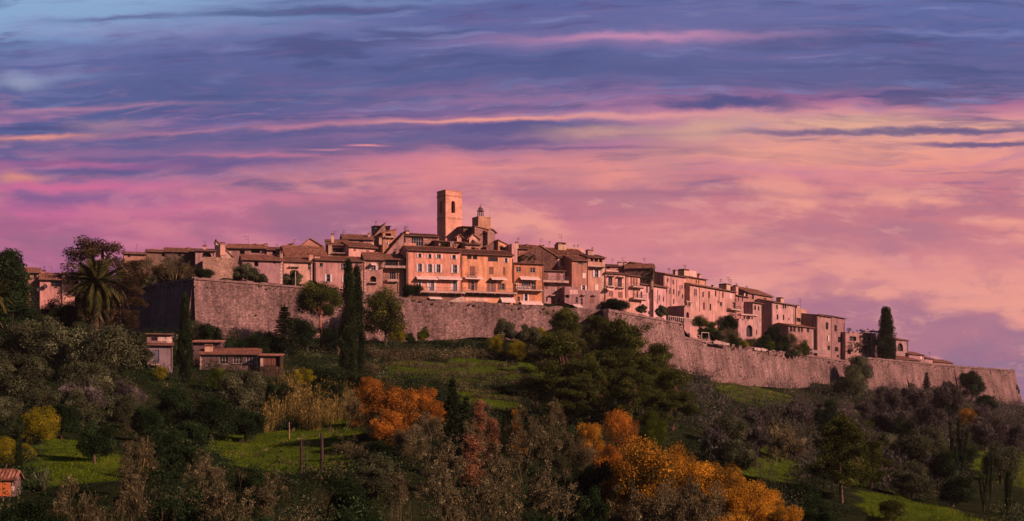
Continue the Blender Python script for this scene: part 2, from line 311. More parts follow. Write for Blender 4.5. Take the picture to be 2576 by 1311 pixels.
def np_mesh(name, v, f, tint=None, attr='tint'):
    v = np.asarray(v, np.float32); f = np.asarray(f, np.int32); k = f.shape[1]
    m = bpy.data.meshes.new(name); m.vertices.add(len(v)); m.vertices.foreach_set('co', v.ravel())
    m.loops.add(f.size); m.loops.foreach_set('vertex_index', f.ravel()); m.polygons.add(len(f))
    m.polygons.foreach_set('loop_start', np.arange(len(f), dtype=np.int32) * k); m.polygons.foreach_set('loop_total', np.full(len(f), k, np.int32))
    m.update(calc_edges=True)
    if tint is not None:
        a = m.attributes.new(attr, 'FLOAT', 'FACE'); a.data.foreach_set('value', np.asarray(tint, np.float32))
    return m
# ------------------------------------------------------------------ the hill
GP = [(-100, 1250, 128), (20, 1245, 128), (200, 1200, 140), (200, 1140, 160), (200, 1110, 172), (60, 1100, 172), (150, 1000, 205), (150, 950, 225), (100, 880, 255), (60, 800, 285), (240, 830, 265), (60, 770, 300), (-150, 800, 300),
      (350, 840, 330), (100, 1311, 112), (450, 1311, 105), (450, 1190, 150), (480, 1100, 200), (450, 1010, 225), (420, 935, 255), (480, 855, 305), (350, 850, 312), (320, 900, 270),
      (600, 1250, 130), (650, 1190, 165), (600, 1110, 205), (600, 1062, 222), (600, 938, 262), (600, 858, 314), (760, 1200, 165), (800, 1140, 185), (850, 1072, 217), (800, 1055, 228),
      (800, 945, 275), (800, 885, 312), (880, 948, 268), (820, 855, 327), (1000, 1311, 100), (1000, 1220, 145), (1000, 1090, 192), (1000, 945, 288), (1000, 912, 308), (1000, 868, 334),
      (1150, 1160, 158), (1200, 1025, 242), (1200, 988, 266), (1200, 965, 283), (1200, 935, 303), (1200, 900, 322), (1150, 866, 337), (1300, 1055, 228), (1300, 1000, 262), (1300, 895, 328),
      (1240, 855, 348), (1500, 868, 352), (1500, 950, 300), (1500, 1040, 235), (1700, 1060, 228), (1750, 958, 372), (1700, 1005, 298), (1850, 968, 385), (1850, 1010, 340), (1900, 1100, 270),
      (1880, 1150, 220), (1900, 1190, 190), (1950, 1250, 160), (2000, 962, 442), (1980, 1012, 380), (2000, 1090, 300), (2050, 1150, 240), (2100, 1311, 165), (2200, 1240, 210), (2250, 1262, 190),
      (2300, 1311, 160), (2200, 1100, 330), (2200, 985, 470), (2400, 1000, 540), (2400, 1100, 380), (2400, 1200, 260), (2450, 1130, 330), (2500, 1200, 270), (2500, 1311, 180), (2540, 1060, 440),
      (2570, 1022, 590), (2700, 1060, 600), (2900, 1120, 500), (2750, 1250, 260), (2300, 1000, 520), (2118, 968, 478)]
GZ = [(1050, -13, 100), (1300, -13, 100), (1600, -15, 100), (1950, -16, 105), (1100, -10, 128), (1400, -11, 128), (1700, -14, 128), (1900, -12, 140), (1500, -8, 160), (1250, -6, 155), (1700, -9, 165),
      (600, -11, 95), (200, -11, 90), (900, -9, 125), (1300, -14, 60), (300, -13, 60), (2300, -14, 100), (1300, -12, 10), (0, -12, 10), (2600, -12, 10), (2600, -13, 120),
      (60, 27, 340), (480, 24, 350), (900, 24, 380), (1300, 24, 400), (1700, 20, 440), (2100, 18, 540), (2400, 14, 640), (900, 10, 480), (1500, 10, 520), (2000, 6, 640), (300, 12, 450), (-300, 14, 350), (-300, 2, 200)]
_c = np.array([tuple(P(*g)) for g in GP] + [((vx - CX) / FP * d, d, z) for vx, z, d in GZ])
def _k(a, b):
    r = np.sqrt(((a[:, None, :] - b[None, :, :]) ** 2).sum(-1) + 36.0); return r
_A = _k(_c[:, :2], _c[:, :2]) - np.eye(len(_c)) * 1.0
_Pm = np.c_[np.ones(len(_c)), _c[:, :2] / 100]
_M = np.block([[_A, _Pm], [_Pm.T, np.zeros((3, 3))]])
_w = np.linalg.solve(_M, np.r_[_c[:, 2], np.zeros(3)])
def _hash(ix, iy): 
    h = (ix * 374761393 + iy * 668265263) & 0x7fffffff; h = ((h ^ (h >> 13)) * 1274126177) & 0x7fffffff; return (h % 10000) / 10000.0
def vnoise(x, y):
    x = np.asarray(x, float); y = np.asarray(y, float); ix = np.floor(x).astype(np.int64); iy = np.floor(y).astype(np.int64); fx = x - ix; fy = y - iy
    fx = fx * fx * (3 - 2 * fx); fy = fy * fy * (3 - 2 * fy)
    return (_hash(ix, iy) * (1 - fx) + _hash(ix + 1, iy) * fx) * (1 - fy) + (_hash(ix, iy + 1) * (1 - fx) + _hash(ix + 1, iy + 1) * fx) * fy
def ground_np(x, y):
    x = np.asarray(x, float).ravel(); y = np.asarray(y, float).ravel(); z = np.empty_like(x)
    for i in range(0, len(x), 20000):
        s = slice(i, i + 20000); q = np.c_[x[s], y[s]]
        z[s] = _k(q, _c[:, :2]) @ _w[:-3] + np.c_[np.ones(len(q)), q / 100] @ _w[-3:]
    z += (vnoise(x / 9, y / 9) - .5) * 1.0 + (vnoise(x / 3.5, y / 3.5) - .5) * .35
    ex = np.maximum(np.maximum(-130 - x, x - 330), np.maximum(y - 640, 0)); far = np.clip(ex / 160, 0, 1); far = far * far * (3 - 2 * far)
    return z * (1 - far) + far * -32.0
def ground(x, y): return float(ground_np([x], [y])[0])
# meadows: outlines as (photo x, distance)
LAWNS = [[(85, 138), (310, 138), (330, 158), (250, 174), (90, 172)], [(515, 190), (560, 212), (930, 222), (920, 196), (860, 168), (760, 160), (650, 165), (560, 178)],
         [(950, 286), (1000, 314), (1270, 318), (1310, 296), (1190, 286), (1060, 282)], [(1150, 262), (1180, 274), (1260, 270), (1310, 244), (1290, 225), (1190, 236)],
         [(1765, 372), (1900, 392), (2010, 400), (2000, 372), (1880, 334), (1800, 345)], [(2150, 178), (2180, 196), (2250, 206), (2330, 196), (2480, 176), (2520, 160), (2200, 160)],
         [(2440, 300), (2480, 345), (2640, 350), (2660, 240), (2470, 262)], [(1850, 214), (1890, 250), (1990, 256), (2010, 225), (1960, 176), (1900, 180)], [(2080, 310), (2120, 360), (2200, 350), (2190, 310)],
         [(1320, 300), (1320, 322), (1450, 330), (1460, 300)], [(560, 228), (700, 228), (700, 236), (560, 236)]]
def lawn_np(x, y):
    x = np.asarray(x, float); d = np.asarray(y, float); u = CX + FP * x / np.maximum(d, 1) + (vnoise(x / 5 + 40, d / 5) - .5) * 60 + (vnoise(x / 1.7, d / 1.7) - .5) * 24
    d = d + (vnoise(x / 6, d / 6 + 90) - .5) * 12; m = np.zeros(len(u))
    for pl in LAWNS:
        ins = np.zeros(len(u), bool); n = len(pl)
        for i in range(n):
            (x1, y1), (x2, y2) = pl[i], pl[(i + 1) % n]
            if y1 == y2: continue
            c = (y1 > d) != (y2 > d); ins ^= c & (u < (x2 - x1) * (d - y1) / (y2 - y1) + x1)
        m[ins] = 1
    return m
def make_ground():
    gx = np.r_[-3000, -1500, -800, -500, -400, -330, np.arange(-280, 420, 2.5), 450, 520, 640, 900, 1500, 3000]
    gy = np.r_[-3000, -1000, -300, -100, 0, 40, np.arange(60, 400, 2.5), np.arange(400, 720, 5), 760, 850, 1000, 1500, 2400, 3500]
    X, Y = np.meshgrid(gx, gy); x, y = X.ravel(), Y.ravel(); z = ground_np(x, y); nx, ny = len(gx), len(gy)
    i, j = np.meshgrid(np.arange(nx - 1), np.arange(ny - 1)); a = (j * nx + i).ravel()
    f = np.c_[a, a + 1, a + nx + 1, a + nx]; ctr = (x[f].mean(1), y[f].mean(1))
    m = np_mesh('hillside_ground', np.c_[x, y, z], f)
    at = m.attributes.new('lawn', 'FLOAT', 'POINT'); at.data.foreach_set('value', lawn_np(x, y).astype(np.float32))
    m.polygons.foreach_set('use_smooth', np.ones(len(f), bool))
    tag(link('hillside_ground', m, 'ground'), kind='structure', label='hillside with meadows and terraces below the village')
make_ground()

# ------------------------------------------------------------------ ramparts
STONE = (.285, .19, .178)
RMP = []
def rampart(label, pts, batter=.16, color=STONE, cope=True, out=None, rough=.5, step=1.6):
    """pts: (photo x, y of the top, y of the foot, distance)"""
    top = [P(a, b, d) for a, b, c, d in pts]; foot = [P(a, c, d).z for a, b, c, d in pts]
    t = thing('rampart', label, 'rampart', (top[0].x, top[0].y, foot[0] - 4)); o0 = t.location.copy()
    rows = 14; cols = []; U = 0; rr = random.Random(len(label))
    for i in range(len(top) - 1):
        a, b = top[i], top[i + 1]; L = (Vector((b.x - a.x, b.y - a.y))).length; n = max(1, int(L / step))
        for k in range(n + (1 if i == len(top) - 2 else 0)):
            s = k / n; cols.append((a.lerp(b, s), foot[i] * (1 - s) + foot[i + 1] * s, U + L * s))
        U += L
    v, f, uv = [], [], []
    for q, (p, zf, u) in enumerate(cols):
        pa, pb = cols[max(q - 1, 0)][0], cols[min(q + 1, len(cols) - 1)][0]; dr = Vector((pb.x - pa.x, pb.y - pa.y)).normalized(); nr = Vector((dr.y, -dr.x))
        if out: nr = Vector(out).normalized()
        zb = zf - 4; jt = rr.uniform(-rough, rough)
        for k in range(rows + 1):
            z = zb + (p.z + jt * .5 - zb) * k / rows; off = (p.z - z) * batter + rr.uniform(-.06, .06)
            v.append((p.x + nr.x * off - o0.x, p.y + nr.y * off - o0.y, z - o0.z)); uv.append((u, z))
        v.append((p.x - nr.x * 1.1 - o0.x, p.y - nr.y * 1.1 - o0.y, p.z - o0.z)); uv.append((u, p.z + 1.1))
        v.append((p.x - nr.x * 1.3 - o0.x, p.y - nr.y * 1.3 - o0.y, zb + 3 - o0.z)); uv.append((u, zb + 3))
    st = rows + 3
    for q in range(len(cols) - 1):
        for k in range(st - 1): a = q * st + k; f.append((a, a + st, a + st + 1, a + 1))
    e = (len(cols) - 1) * st
    f.append(tuple(range(st))); f.append(tuple(e + k for k in range(st))[::-1])
    m = bpy.data.meshes.new('masonry'); m.from_pydata(v, [], f); l = m.uv_layers.new(name='uv')
    for p in m.polygons:
        for li, vi in zip(p.loop_indices, p.vertices): l.data[li].uv = uv[vi]
    link('masonry', m, 'rampart', t, color)
    if cope:
        mb = MB(); 
        for q in range(len(cols) - 1):
            (a, _, _), (b, _, _) = cols[q], cols[q + 1]; dr = Vector((b.x - a.x, b.y - a.y)).normalized(); nr = Vector((dr.y, -dr.x)); h = rr.uniform(.12, .42)
            if out: nr = Vector(out).normalized()
            g = lambda p, w, z: (p.x + nr.x * w - o0.x, p.y + nr.y * w - o0.y, p.z + z - o0.z)
            A = [g(a, .32, -.28), g(a, .32, h), g(a, -1.0, h), g(a, -1.0, -.28)]; B = [g(b, .32, -.28), g(b, .32, h), g(b, -1.0, h), g(b, -1.0, -.28)]
            for k in range(4): mb.quad(A[k], B[k], B[(k + 1) % 4], A[(k + 1) % 4])
            if q == 0: mb.quad(*A)
            if q == len(cols) - 2: mb.quad(*B[::-1])
        obj('coping', mb, 'stone', t, tuple(c * 1.08 for c in color))
    RMP.append((cols, out)); return t
rampart('corner bastion wall of pinkish stone above the stone cabin, with a sharp dark corner', [(487, 700, 850, 320), (620, 711, 855, 326), (757, 722, 850, 331), (900, 737, 850, 338), (1018, 752, 860, 345)], .14)
rampart('shaded side of the corner bastion running back behind the big palm', [(318, 733, 850, 366), (400, 716, 855, 342), (486, 700.5, 850, 320.3)], .14, (.26, .18, .18))
rampart('long stone curtain wall below the pink and yellow houses', [(1018.5, 751, 862, 345.4), (1120, 757, 858, 348), (1240, 764, 858, 352), (1380, 771, 866, 357), (1512, 779, 872, 363)], .10, tuple(c * 1.02 for c in STONE), False, rough=.7)
rampart('tall battered bastion flank of pale stone rising behind the pines', [(1528, 781, 960, 351), (1609, 794, 958, 370), (1716, 814, 950, 391)], .20, tuple(c * 1.06 for c in STONE))
rampart('narrow shaded return of stone beside the round shrubs at the bastion', [(1511, 779, 872, 363.5), (1527.6, 781, 958, 351.2)], .05, (.28, .2, .19), False)
rampart('right curtain wall of weathered stone with a long dark crack below the gardens', [(1717, 850, 950, 391.4), (1745, 853, 950, 395), (2012, 892, 957, 454), (2118, 907, 966, 484)], .16, STONE)
rampart('stretch of curtain wall below the lone cypress, ending beside a grey green tree', [(2118.6, 907, 966, 484.3), (2188, 901, 990, 503), (2397, 921, 1010, 557)], .16, tuple(c * .94 for c in STONE))
rampart('last bastion of the ramparts, sloping to a corner against the open sky', [(2397.5, 921, 1010, 557.3), (2551, 932, 1020, 608)], .24, tuple(c * .88 for c in STONE))
def low_wall(label, pts, h=.5, color=STONE, name='garden_wall', w=.45):
    mb = MB(); q = [P(*p) for p in pts]; o = q[0].copy(); rr = random.Random(3)
    for a, b in zip(q, q[1:]):
        n = max(1, int((b - a).length / 2.2)); dr = Vector((b.x - a.x, b.y - a.y)).normalized(); nr = Vector((dr.y, -dr.x)) * w / 2
        for k in range(n):
            p0, p1 = a.lerp(b, k / n) - o, a.lerp(b, (k + 1) / n) - o; z0, z1 = rr.uniform(-.1, .12), rr.uniform(-.1, .12)
            for s0, s1 in ((1, 1),):
                c = [(p0.x + nr.x, p0.y + nr.y), (p1.x + nr.x, p1.y + nr.y), (p1.x - nr.x, p1.y - nr.y), (p0.x - nr.x, p0.y - nr.y)]
                lo = [(c[0][0], c[0][1], p0.z - h), (c[1][0], c[1][1], p1.z - h), (c[2][0], c[2][1], p1.z - h), (c[3][0], c[3][1], p0.z - h)]
                hi = [(c[0][0], c[0][1], p0.z + z0), (c[1][0], c[1][1], p1.z + z0), (c[2][0], c[2][1], p1.z + z0), (c[3][0], c[3][1], p0.z + z0)]
                mb.quad(*hi)
                for i in range(4): mb.quad(lo[i], lo[(i + 1) % 4], hi[(i + 1) % 4], hi[i])
    ob = obj(name, mb, 'stone', None, color); ob.location = o; return tag(ob, label, 'wall')
low_wall('low retaining wall of rubble at the foot of the right curtain wall', [(1785, 946, 380), (1880, 951, 392), (2035, 962, 430)], 2.2)
low_wall('foundation ledge of stone along the foot of the centre curtain wall', [(1075, 856, 341), (1240, 862, 345)], 1.4, tuple(c * .9 for c in STONE))
# village ground behind the ramparts
def village_ground():
    line = [(-60, 790, 330), (150, 740, 350), (322, 735, 363), (487, 703, 323), (757, 725, 333), (1020, 754, 347), (1240, 766, 354), (1505, 780, 364), (1530, 783, 354), (1716, 816, 393.5), (1745, 855, 397), (2012, 894, 456.5), (2118, 909, 486), (2397, 923, 559), (2550, 934, 610)]
    offs = [(0, -.9), (12, .6), (24, 3.2), (40, 6.5), (65, 8), (95, -2), (130, -40)]; v, f = [], []
    for vx, vy, d in line:
        p = P(vx, vy, d); k = min(1, max(0, (vx - 1380) / 300)); b = Vector((-.75 * k + .1 * (1 - k), .66 * k + 1 * (1 - k)))
        g = min(1, max(0, (vx + 60) / 400)) * (1 if vx < 1700 else max(.45, 1 - (vx - 1700) / 900))
        for o, dz in offs: v.append((p.x + b.x * o, p.y + b.y * o, p.z + dz * g))
    n = len(offs)
    for i in range(len(line) - 1):
        for k in range(n - 1): a = i * n + k; f.append((a, a + n, a + n + 1, a + 1))
    m = bpy.data.meshes.new('village_ground'); m.from_pydata(v, [], f); m.attributes.new('lawn', 'FLOAT', 'POINT')
    tag(link('village_ground', m, 'ground'), kind='structure', label='ground of the village behind the ramparts')
village_ground()

# ------------------------------------------------------------------ houses
PINK, YEL, ORA, CREAM, STN, BRN, GRY, WHT, ROSE = (.62, .30, .235), (.61, .305, .19), (.44, .20, .115), (.56, .325, .255), (.50, .30, .25), (.20, .105, .09), (.38, .24, .215), (.68, .45, .40), (.54, .285, .225)
WOODW, WOODB, ROOM_SHADE = (.66, .60, .62), (.20, .085, .06), (.022, .018, .018)
DFX = [(60, 300), (370, 335), (487, 337), (600, 346), (755, 351), (900, 357), (1020, 361), (1160, 367), (1290, 375), (1410, 385), (1520, 394), (1700, 425), (1750, 433), (1850, 457), (1950, 477), (2090, 507), (2200, 532), (2300, 557), (2420, 592)]
def DF(vx):
    for (a, b), (c, d) in zip(DFX, DFX[1:]):
        if vx <= c: return b + (d - b) * (vx - a) / (c - a)
    return DFX[-1][1]
NO = [0]
def house(name, label, r, xl, xr, yt, yb, k=0, m=.3, dep=8, col=CREAM, mat='plaster', roof='gable', rh=1.6, el='', cat='house', d=None, tc=(1, 1, 1), ov=.65, xp=.5, plinth=0):
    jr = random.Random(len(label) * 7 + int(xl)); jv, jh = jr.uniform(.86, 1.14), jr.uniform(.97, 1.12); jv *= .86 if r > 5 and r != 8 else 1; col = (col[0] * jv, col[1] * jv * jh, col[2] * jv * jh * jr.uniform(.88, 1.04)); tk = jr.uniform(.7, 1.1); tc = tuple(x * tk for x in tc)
    vl = V(r, xl, yt); d = d or DF(vl[0]) + k
    A = P(*vl, d); u = Vector((1, m, 0)).normalized(); n = Vector((u.y, -u.x, 0)); inn = -n
    def loc(px, py, dy=0.0):
        vx, vy = V(r, px, py); ray = Vector(((vx - CX) / FP, 1, (HZ - vy) / FP)); Q = A + inn * dy
        p = ray * (Q.dot(n) / ray.dot(n)); return (p - A).dot(u), p.z
    W = loc(xr, yt)[0]; zb = loc(xl, yb)[1] - plinth - (6 if r > 1 and r != 8 and mat != 'paint' else 0); H = A.z - zb; D = dep
    t = thing(name, label, cat, (A.x, A.y, zb), math.atan2(u.y, u.x))
    E = []
    for s in el.replace('\n', ';').split(';'):
        s = s.split()
        if s: E.append((s[0], [float(q) for q in s[1:]]))
    def bx(q, dy=0):
        (a, z1), (b, z0) = loc(q[0], (q[1]), dy), loc(q[2], q[3], dy); zc = loc((q[0] + q[2]) / 2, (q[1] + q[3]) / 2, dy)[1]; hh = abs(z1 - z0) / 2
        hh = (q[3] - q[1]) / 2 * abs(loc(q[0], q[1], dy)[1] - loc(q[0], q[1] + 1, dy)[1]); a, b = loc(q[0], q[1], dy)[0], loc(q[2], q[1], dy)[0]
        return a, b, zc - hh - zb, zc + hh - zb
    # wall with openings
    ops = []
    for kd, q in E:
        if kd in ('w', 's', 'sb', 'o', 'a', 'd', 'dw', 'wd', 'sc'):
            a, b, z0, z1 = bx(q); a, b = max(.1, a), min(W - .1, b); z0, z1 = max(.05, z0), min(H - .08, z1)
            if b - a > .15 and z1 - z0 > .2: ops.append((kd, a, b, z0, z1))
    wl = MB(); us = sorted({0, W} | {x for o in ops for x in o[1:3]}); zs = sorted({0, H} | {x for o in ops for x in o[3:5]})
    for i in range(len(us) - 1):
        for j in range(len(zs) - 1):
            cu, cz = (us[i] + us[i + 1]) / 2, (zs[j] + zs[j + 1]) / 2
            if not any(o[1] < cu < o[2] and o[3] < cz < o[4] for o in ops):
                wl.quad((us[i], 0, zs[j]), (us[i + 1], 0, zs[j]), (us[i + 1], 0, zs[j + 1]), (us[i], 0, zs[j + 1]))
    for kd, a, b, z0, z1 in ops:
        e = .28 if kd not in ('o', 'a') else .9
        wl.quad((a, 0, z0), (a, 0, z1), (a, e, z1), (a, e, z0)); wl.quad((b, 0, z1), (b, 0, z0), (b, e, z0), (b, e, z1))
        wl.quad((a, 0, z1), (b, 0, z1), (b, e, z1), (a, e, z1)); wl.quad((b, 0, z0), (a, 0, z0), (a, e, z0), (b, e, z0))
        if kd == 'a':
            rr_ = (b - a) / 2; N = 8; cz = z1 - min(rr_, z1 - z0)
            for i in range(N):
                p, q = math.pi * i / N, math.pi * (i + 1) / N; xa, xb = (a + b) / 2 + rr_ * math.cos(p), (a + b) / 2 + rr_ * math.cos(q)
                wl.quad((xa, 0, cz + min(rr_, z1 - z0) * math.sin(p)), (xa, 0, z1), (xb, 0, z1), (xb, 0, cz + min(rr_, z1 - z0) * math.sin(q)))
    zl = zr = H; hb = H
    if roof == 'sr': zl = H + rh
    if roof == 'sl': zr = H + rh
    if roof == 'shed': hb = H + rh
    if zl != zr:
        for y in (0, D): wl.quad((0, y, H), (W, y, H), (0, y, zl) if zl > H else (W, y, zr))
    if roof == 'front':
        for y in (0, D): wl.quad((0, y, H), (W, y, H), (W * xp, y, H + rh))
    for x, zt in ((0, zl), (W, zr)):
        pl = [(x, 0, 0), (x, 0, zt)] + ([(x, D / 2, H + rh)] if roof == 'gable' else []) + [(x, D, zt if roof != 'shed' else hb), (x, D, 0)]
        wl.quad(*(pl if x == 0 else pl[::-1]))
    wl.quad((W, D, 0), (0, D, 0), (0, D, hb), (W, D, hb))
    if roof == 'flat': wl.quad((0, .3, H - .5), (W, .3, H - .5), (W, D, H - .5), (0, D, H - .5)); wl.quad((0, 0, H), (W, 0, H), (W, .3, H), (0, .3, H)); wl.quad((0, .3, H - .5), (0, .3, H), (W, .3, H), (W, .3, H - .5))
    wall = obj('wall', wl, mat, t, col)
    # roof
    rf = MB(); th = .16; up = .2
    def plane(eL, eR, rR, rL):
        eL, eR, rR, rL = map(Vector, (eL, eR, rR, rL)); nm = (eR - eL).cross(rL - eL).normalized(); nn = max(2, int((eR - eL).length / .3)); prev = None
        for i in range(2 * nn + 1):
            s = i / (2 * nn); e, g = eL.lerp(eR, s) + nm * (up + (.09 if i % 2 else 0)), rL.lerp(rR, s) + nm * (up + (.09 if i % 2 else 0)); eb = eL.lerp(eR, s) + nm * (up - th)
            if prev: rf.quad(prev[0], e, g, prev[1]); rf.quad(prev[2], eb, e, prev[0])
            prev = (e, g, eb)
        b = [p + nm * (up - th) for p in (eL, eR, rR, rL)]; rf.quad(*b[::-1])
        tp = [p + nm * up for p in (eL, eR, rR, rL)]
        for i in (1, 2, 3): rf.quad(b[i], b[(i + 1) % 4], tp[(i + 1) % 4], tp[i])
    sl_ = rh / (D / 2 if roof == 'gable' else D if roof == 'shed' else W if roof in ('sr', 'sl') else W * .5)
    o2 = .25
    if roof == 'gable':
        plane((-o2, -ov, H - ov * sl_), (W + o2, -ov, H - ov * sl_), (W + o2, D / 2, H + rh), (-o2, D / 2, H + rh)); plane((W + o2, D + ov, H - ov * sl_), (-o2, D + ov, H - ov * sl_), (-o2, D / 2, H + rh), (W + o2, D / 2, H + rh))
        for i in range(int(W / .45)): rf.box(i * .45, i * .45 + .43, D / 2 - .12, D / 2 + .12, H + rh + .1, H + rh + .36)
    if roof == 'shed': plane((-o2, -ov, H - ov * sl_), (W + o2, -ov, H - ov * sl_), (W + o2, D + .2, H + rh), (-o2, D + .2, H + rh))
    if roof == 'sr': plane((W + ov, -.3, H - ov * sl_), (W + ov, D + .3, H - ov * sl_), (-.2, D + .3, H + rh), (-.2, -.3, H + rh))
    if roof == 'sl': plane((-ov, D + .3, H - ov * sl_), (-ov, -.3, H - ov * sl_), (W + .2, -.3, H + rh), (W + .2, D + .3, H + rh))
    if roof == 'front':
        a, b = rh / (W * xp), rh / (W * (1 - xp))
        plane((-ov, D + .3, H - ov * a), (-ov, -.35, H - ov * a), (W * xp, -.35, H + rh), (W * xp, D + .3, H + rh)); plane((W + ov, -.35, H - ov * b), (W + ov, D + .3, H - ov * b), (W * xp, D + .3, H + rh), (W * xp, -.35, H + rh))
    if roof == 'hip':
        c = min(W, D) / 2; z0 = H - ov * rh / c; q = [(-ov, -ov, z0), (W + ov, -ov, z0), (W + ov, D + ov, z0), (-ov, D + ov, z0)]; r1, r2 = ((c, D / 2, H + rh), (W - c, D / 2, H + rh)) if W > D else ((W / 2, c, H + rh), (W / 2, D - c, H + rh))
        if W > D: plane(q[0], q[1], r2, r1); plane(q[2], q[3], r1, r2); plane(q[3], q[0], r1, r1); plane(q[1], q[2], r2, r2)
        else: plane(q[0], q[1], r1, r1); plane(q[2], q[3], r2, r2); plane(q[3], q[0], r1, r2); plane(q[1], q[2], r2, r1)
    rt = t
    if rf.v: rt = obj('roof', rf, 'tile', t, tc)
    if roof in ('gable', 'shed') and W > 3 and mat != 'paint':
        gm = MB(); zg = H - (ov + .05) * sl_ + .1; gm.tube([(-o2, -ov - .07, zg), (W + o2, -ov - .07, zg)], .075, 6)
        if W > 5.5: xg = W - .2 if jr.random() < .5 else .2; gm.tube([(xg, -ov - .05, zg), (xg, -.1, zg - .7), (xg, -.1, 0)], .05, 6)
        obj('gutter', gm, 'paint', t, (.13, .085, .075))
    # details
    for kd, a, b, z0, z1 in ops:
        w, h = b - a, z1 - z0
        if kd in ('o', 'a'):
            mb = MB(); mb.quad((a, .88, z0), (b, .88, z0), (b, .88, z1), (a, .88, z1)); obj('doorway', mb, 'paint', t, ROOM_SHADE); continue  # near-black sheet, its colour standing in for the unlit room behind the opening
        if kd in ('d', 'dw'):
            mb = MB(); mb.box(a + .02, b - .02, .16, .22, z0, z1 - .02); mb.box(a + w * .12, b - w * .12, .13, .16, z0 + h * .08, z0 + h * .42); mb.box(a + w * .12, b - w * .12, .13, .16, z0 + h * .52, z0 + h * .93)
            obj('door', mb, 'paint', t, WOODB if kd == 'd' else (.10, .11, .16)); continue
        mb = MB(); mb.box(a + .02, b - .02, .2, .24, z0 + .02, z1 - .02); wn = obj('window', mb, 'glass', t)
        fr = MB(); g = min(.07, w * .09)
        fr.box(a + .01, a + g, .12, .19, z0 + .01, z1 - .01); fr.box(b - g, b - .01, .12, .19, z0 + .01, z1 - .01); fr.box(a + g, b - g, .12, .19, z0 + .01, z0 + g); fr.box(a + g, b - g, .12, .19, z1 - g, z1 - .01)
        nb = max(1, round(w / .62)); 
        for i in range(1, nb): x = a + w * i / nb; fr.box(x - g * .45, x + g * .45, .125, .188, z0 + g, z1 - g)
        if h > 1.1: fr.box(a + g, b - g, .13, .185, z0 + h * .55, z0 + h * .55 + .05)
        obj('frame', fr, 'paint', wn, (.10, .06, .05) if kd == 'wd' or r > 5 or r == 1 else (.50, .43, .44))
        if kd in ('w', 's', 'sb') and h > .9:
            sm = MB(); sm.box(a - .12, b + .12, -.14, .1, z0 - .1, z0 - .002); obj('sill', sm, 'stone', wn, (.5, .4, .37))
        if kd in ('s', 'sb'):
            for sx in (-1, 1):
                mb = MB(); sw = max(.3, w * .5); x0, x1 = (a - sw, a - .03) if sx < 0 else (b + .03, b + sw)
                if x0 < .02 or x1 > W + .1: continue
                mb.box(x0, x1, -.13, -.08, z0, z1)
                nsl = max(3, int(h / .16))
                for i in range(nsl): zz = z0 + .06 + (h - .12) * i / nsl; mb.box(x0 + .06, x1 - .06, -.155, -.13, zz, zz + (h - .12) / nsl * .62)
                obj('shutter', mb, 'paint', t, WOODW if kd == 's' else WOODB)
    for kd, q in E:
        if kd in ('c', 'cw', 'co', 'pn', 'pw', 'pb'):
            a, b, z0, z1 = bx(q); mb = MB()
            if kd[0] == 'c':
                c = (a + b) / 2; 
                for x0, x1 in ((a, c - .015), (c + .015, b)):
                    mb.box(x0, x1, -.06, -.003, z0, z1)
                    for i in range(8): zz = z0 + (z1 - z0) * (i + .15) / 8; mb.box(x0 + .05, x1 - .05, -.085, -.06, zz, zz + (z1 - z0) / 8 * .6)
                obj('shutter', mb, 'paint', t, WOODB if kd == 'c' else (.50, .16, .05) if kd == 'co' else (.72, .60, .56))
            else: mb.box(a, b, -.05, -.003, z0, z1); obj('wall_panel_or_shade', mb, 'plaster', t, WHT if kd == 'pw' else (.20, .115, .09) if kd == 'pb' else (.55, .42, .37))  # the dark brown panel puts the shade under the balcony into its colour
        elif kd == 'aw':
            a, b, z0, z1 = bx(q); mb = MB(); pr = 1.5; zt = z1 + .35
            nseg = max(2, int((b - a) / .9))
            for i in range(nseg):
                x0, x1 = a + (b - a) * i / nseg, a + (b - a) * (i + 1) / nseg
                mb.quad((x0, -.02, zt), (x1, -.02, zt), (x1, -pr, z0 + .35), (x0, -pr, z0 + .35)); mb.quad((x0, -pr, z0 + .35), (x1, -pr, z0 + .35), (x1, -pr - .02, z0 + (.0 if i % 2 else .05)), (x0, -pr - .02, z0 + .05))
            mb.quad((a, -.02, zt - .05), (a, -pr, z0 + .3), (b, -pr, z0 + .3), (b, -.02, zt - .05))
            mb.box(a, b, -.2, -.01, zt, zt + .16); obj('awning', mb, 'cloth', t, (.72, .56, .52))
        elif kd in ('b', 'bs', 'pr'):
            a, b, z0, z1 = bx(q); pr = 1.7 if b - a > 4 else .9; 
            if kd != 'pr':
                mb = MB(); mb.box(a, b, -pr, -.003, z0, z1); 
                nbk = max(2, int((b - a) / 2))
                for i in range(nbk + 1): x = a + .1 + (b - a - .3) * i / nbk; mb.box(x, x + .14, -pr + .2, -.003, z0 - .22, z0 - .002)
                sb = obj('balcony', mb, 'plaster', t, (.50, .36, .31)); zt = z1
            else: sb = t; zt = z0
            if kd != 'bs':
                rl = MB(); hh = 1.0; nb = max(3, int((b - a) / .22)); y0 = -pr + .06
                rl.box(a, b, y0 - .02, y0 + .02, zt + hh - .05, zt + hh); rl.box(a, b, y0 - .015, y0 + .015, zt + .08, zt + .12)
                for i in range(nb + 1): x = a + (b - a) * i / nb; rl.box(x - .014, x + .014, y0 - .012, y0 + .012, zt, zt + hh - .05)
                for x in (a + .02, b - .02): rl.box(x - .02, x + .02, y0 + .02, -.01, zt + hh - .05, zt + hh)
                obj('railing', rl, 'iron', sb, (.05, .04, .04))
        elif kd == 'p':
            a, b, z0, z1 = bx(q); mb = MB(); x = (a + b) / 2; mb.tube([(x, -.1, z0), (x, -.1, z1)], .08, 6); obj('drainpipe', mb, 'paint', t, (.17, .10, .09))
        elif kd == 'ac':
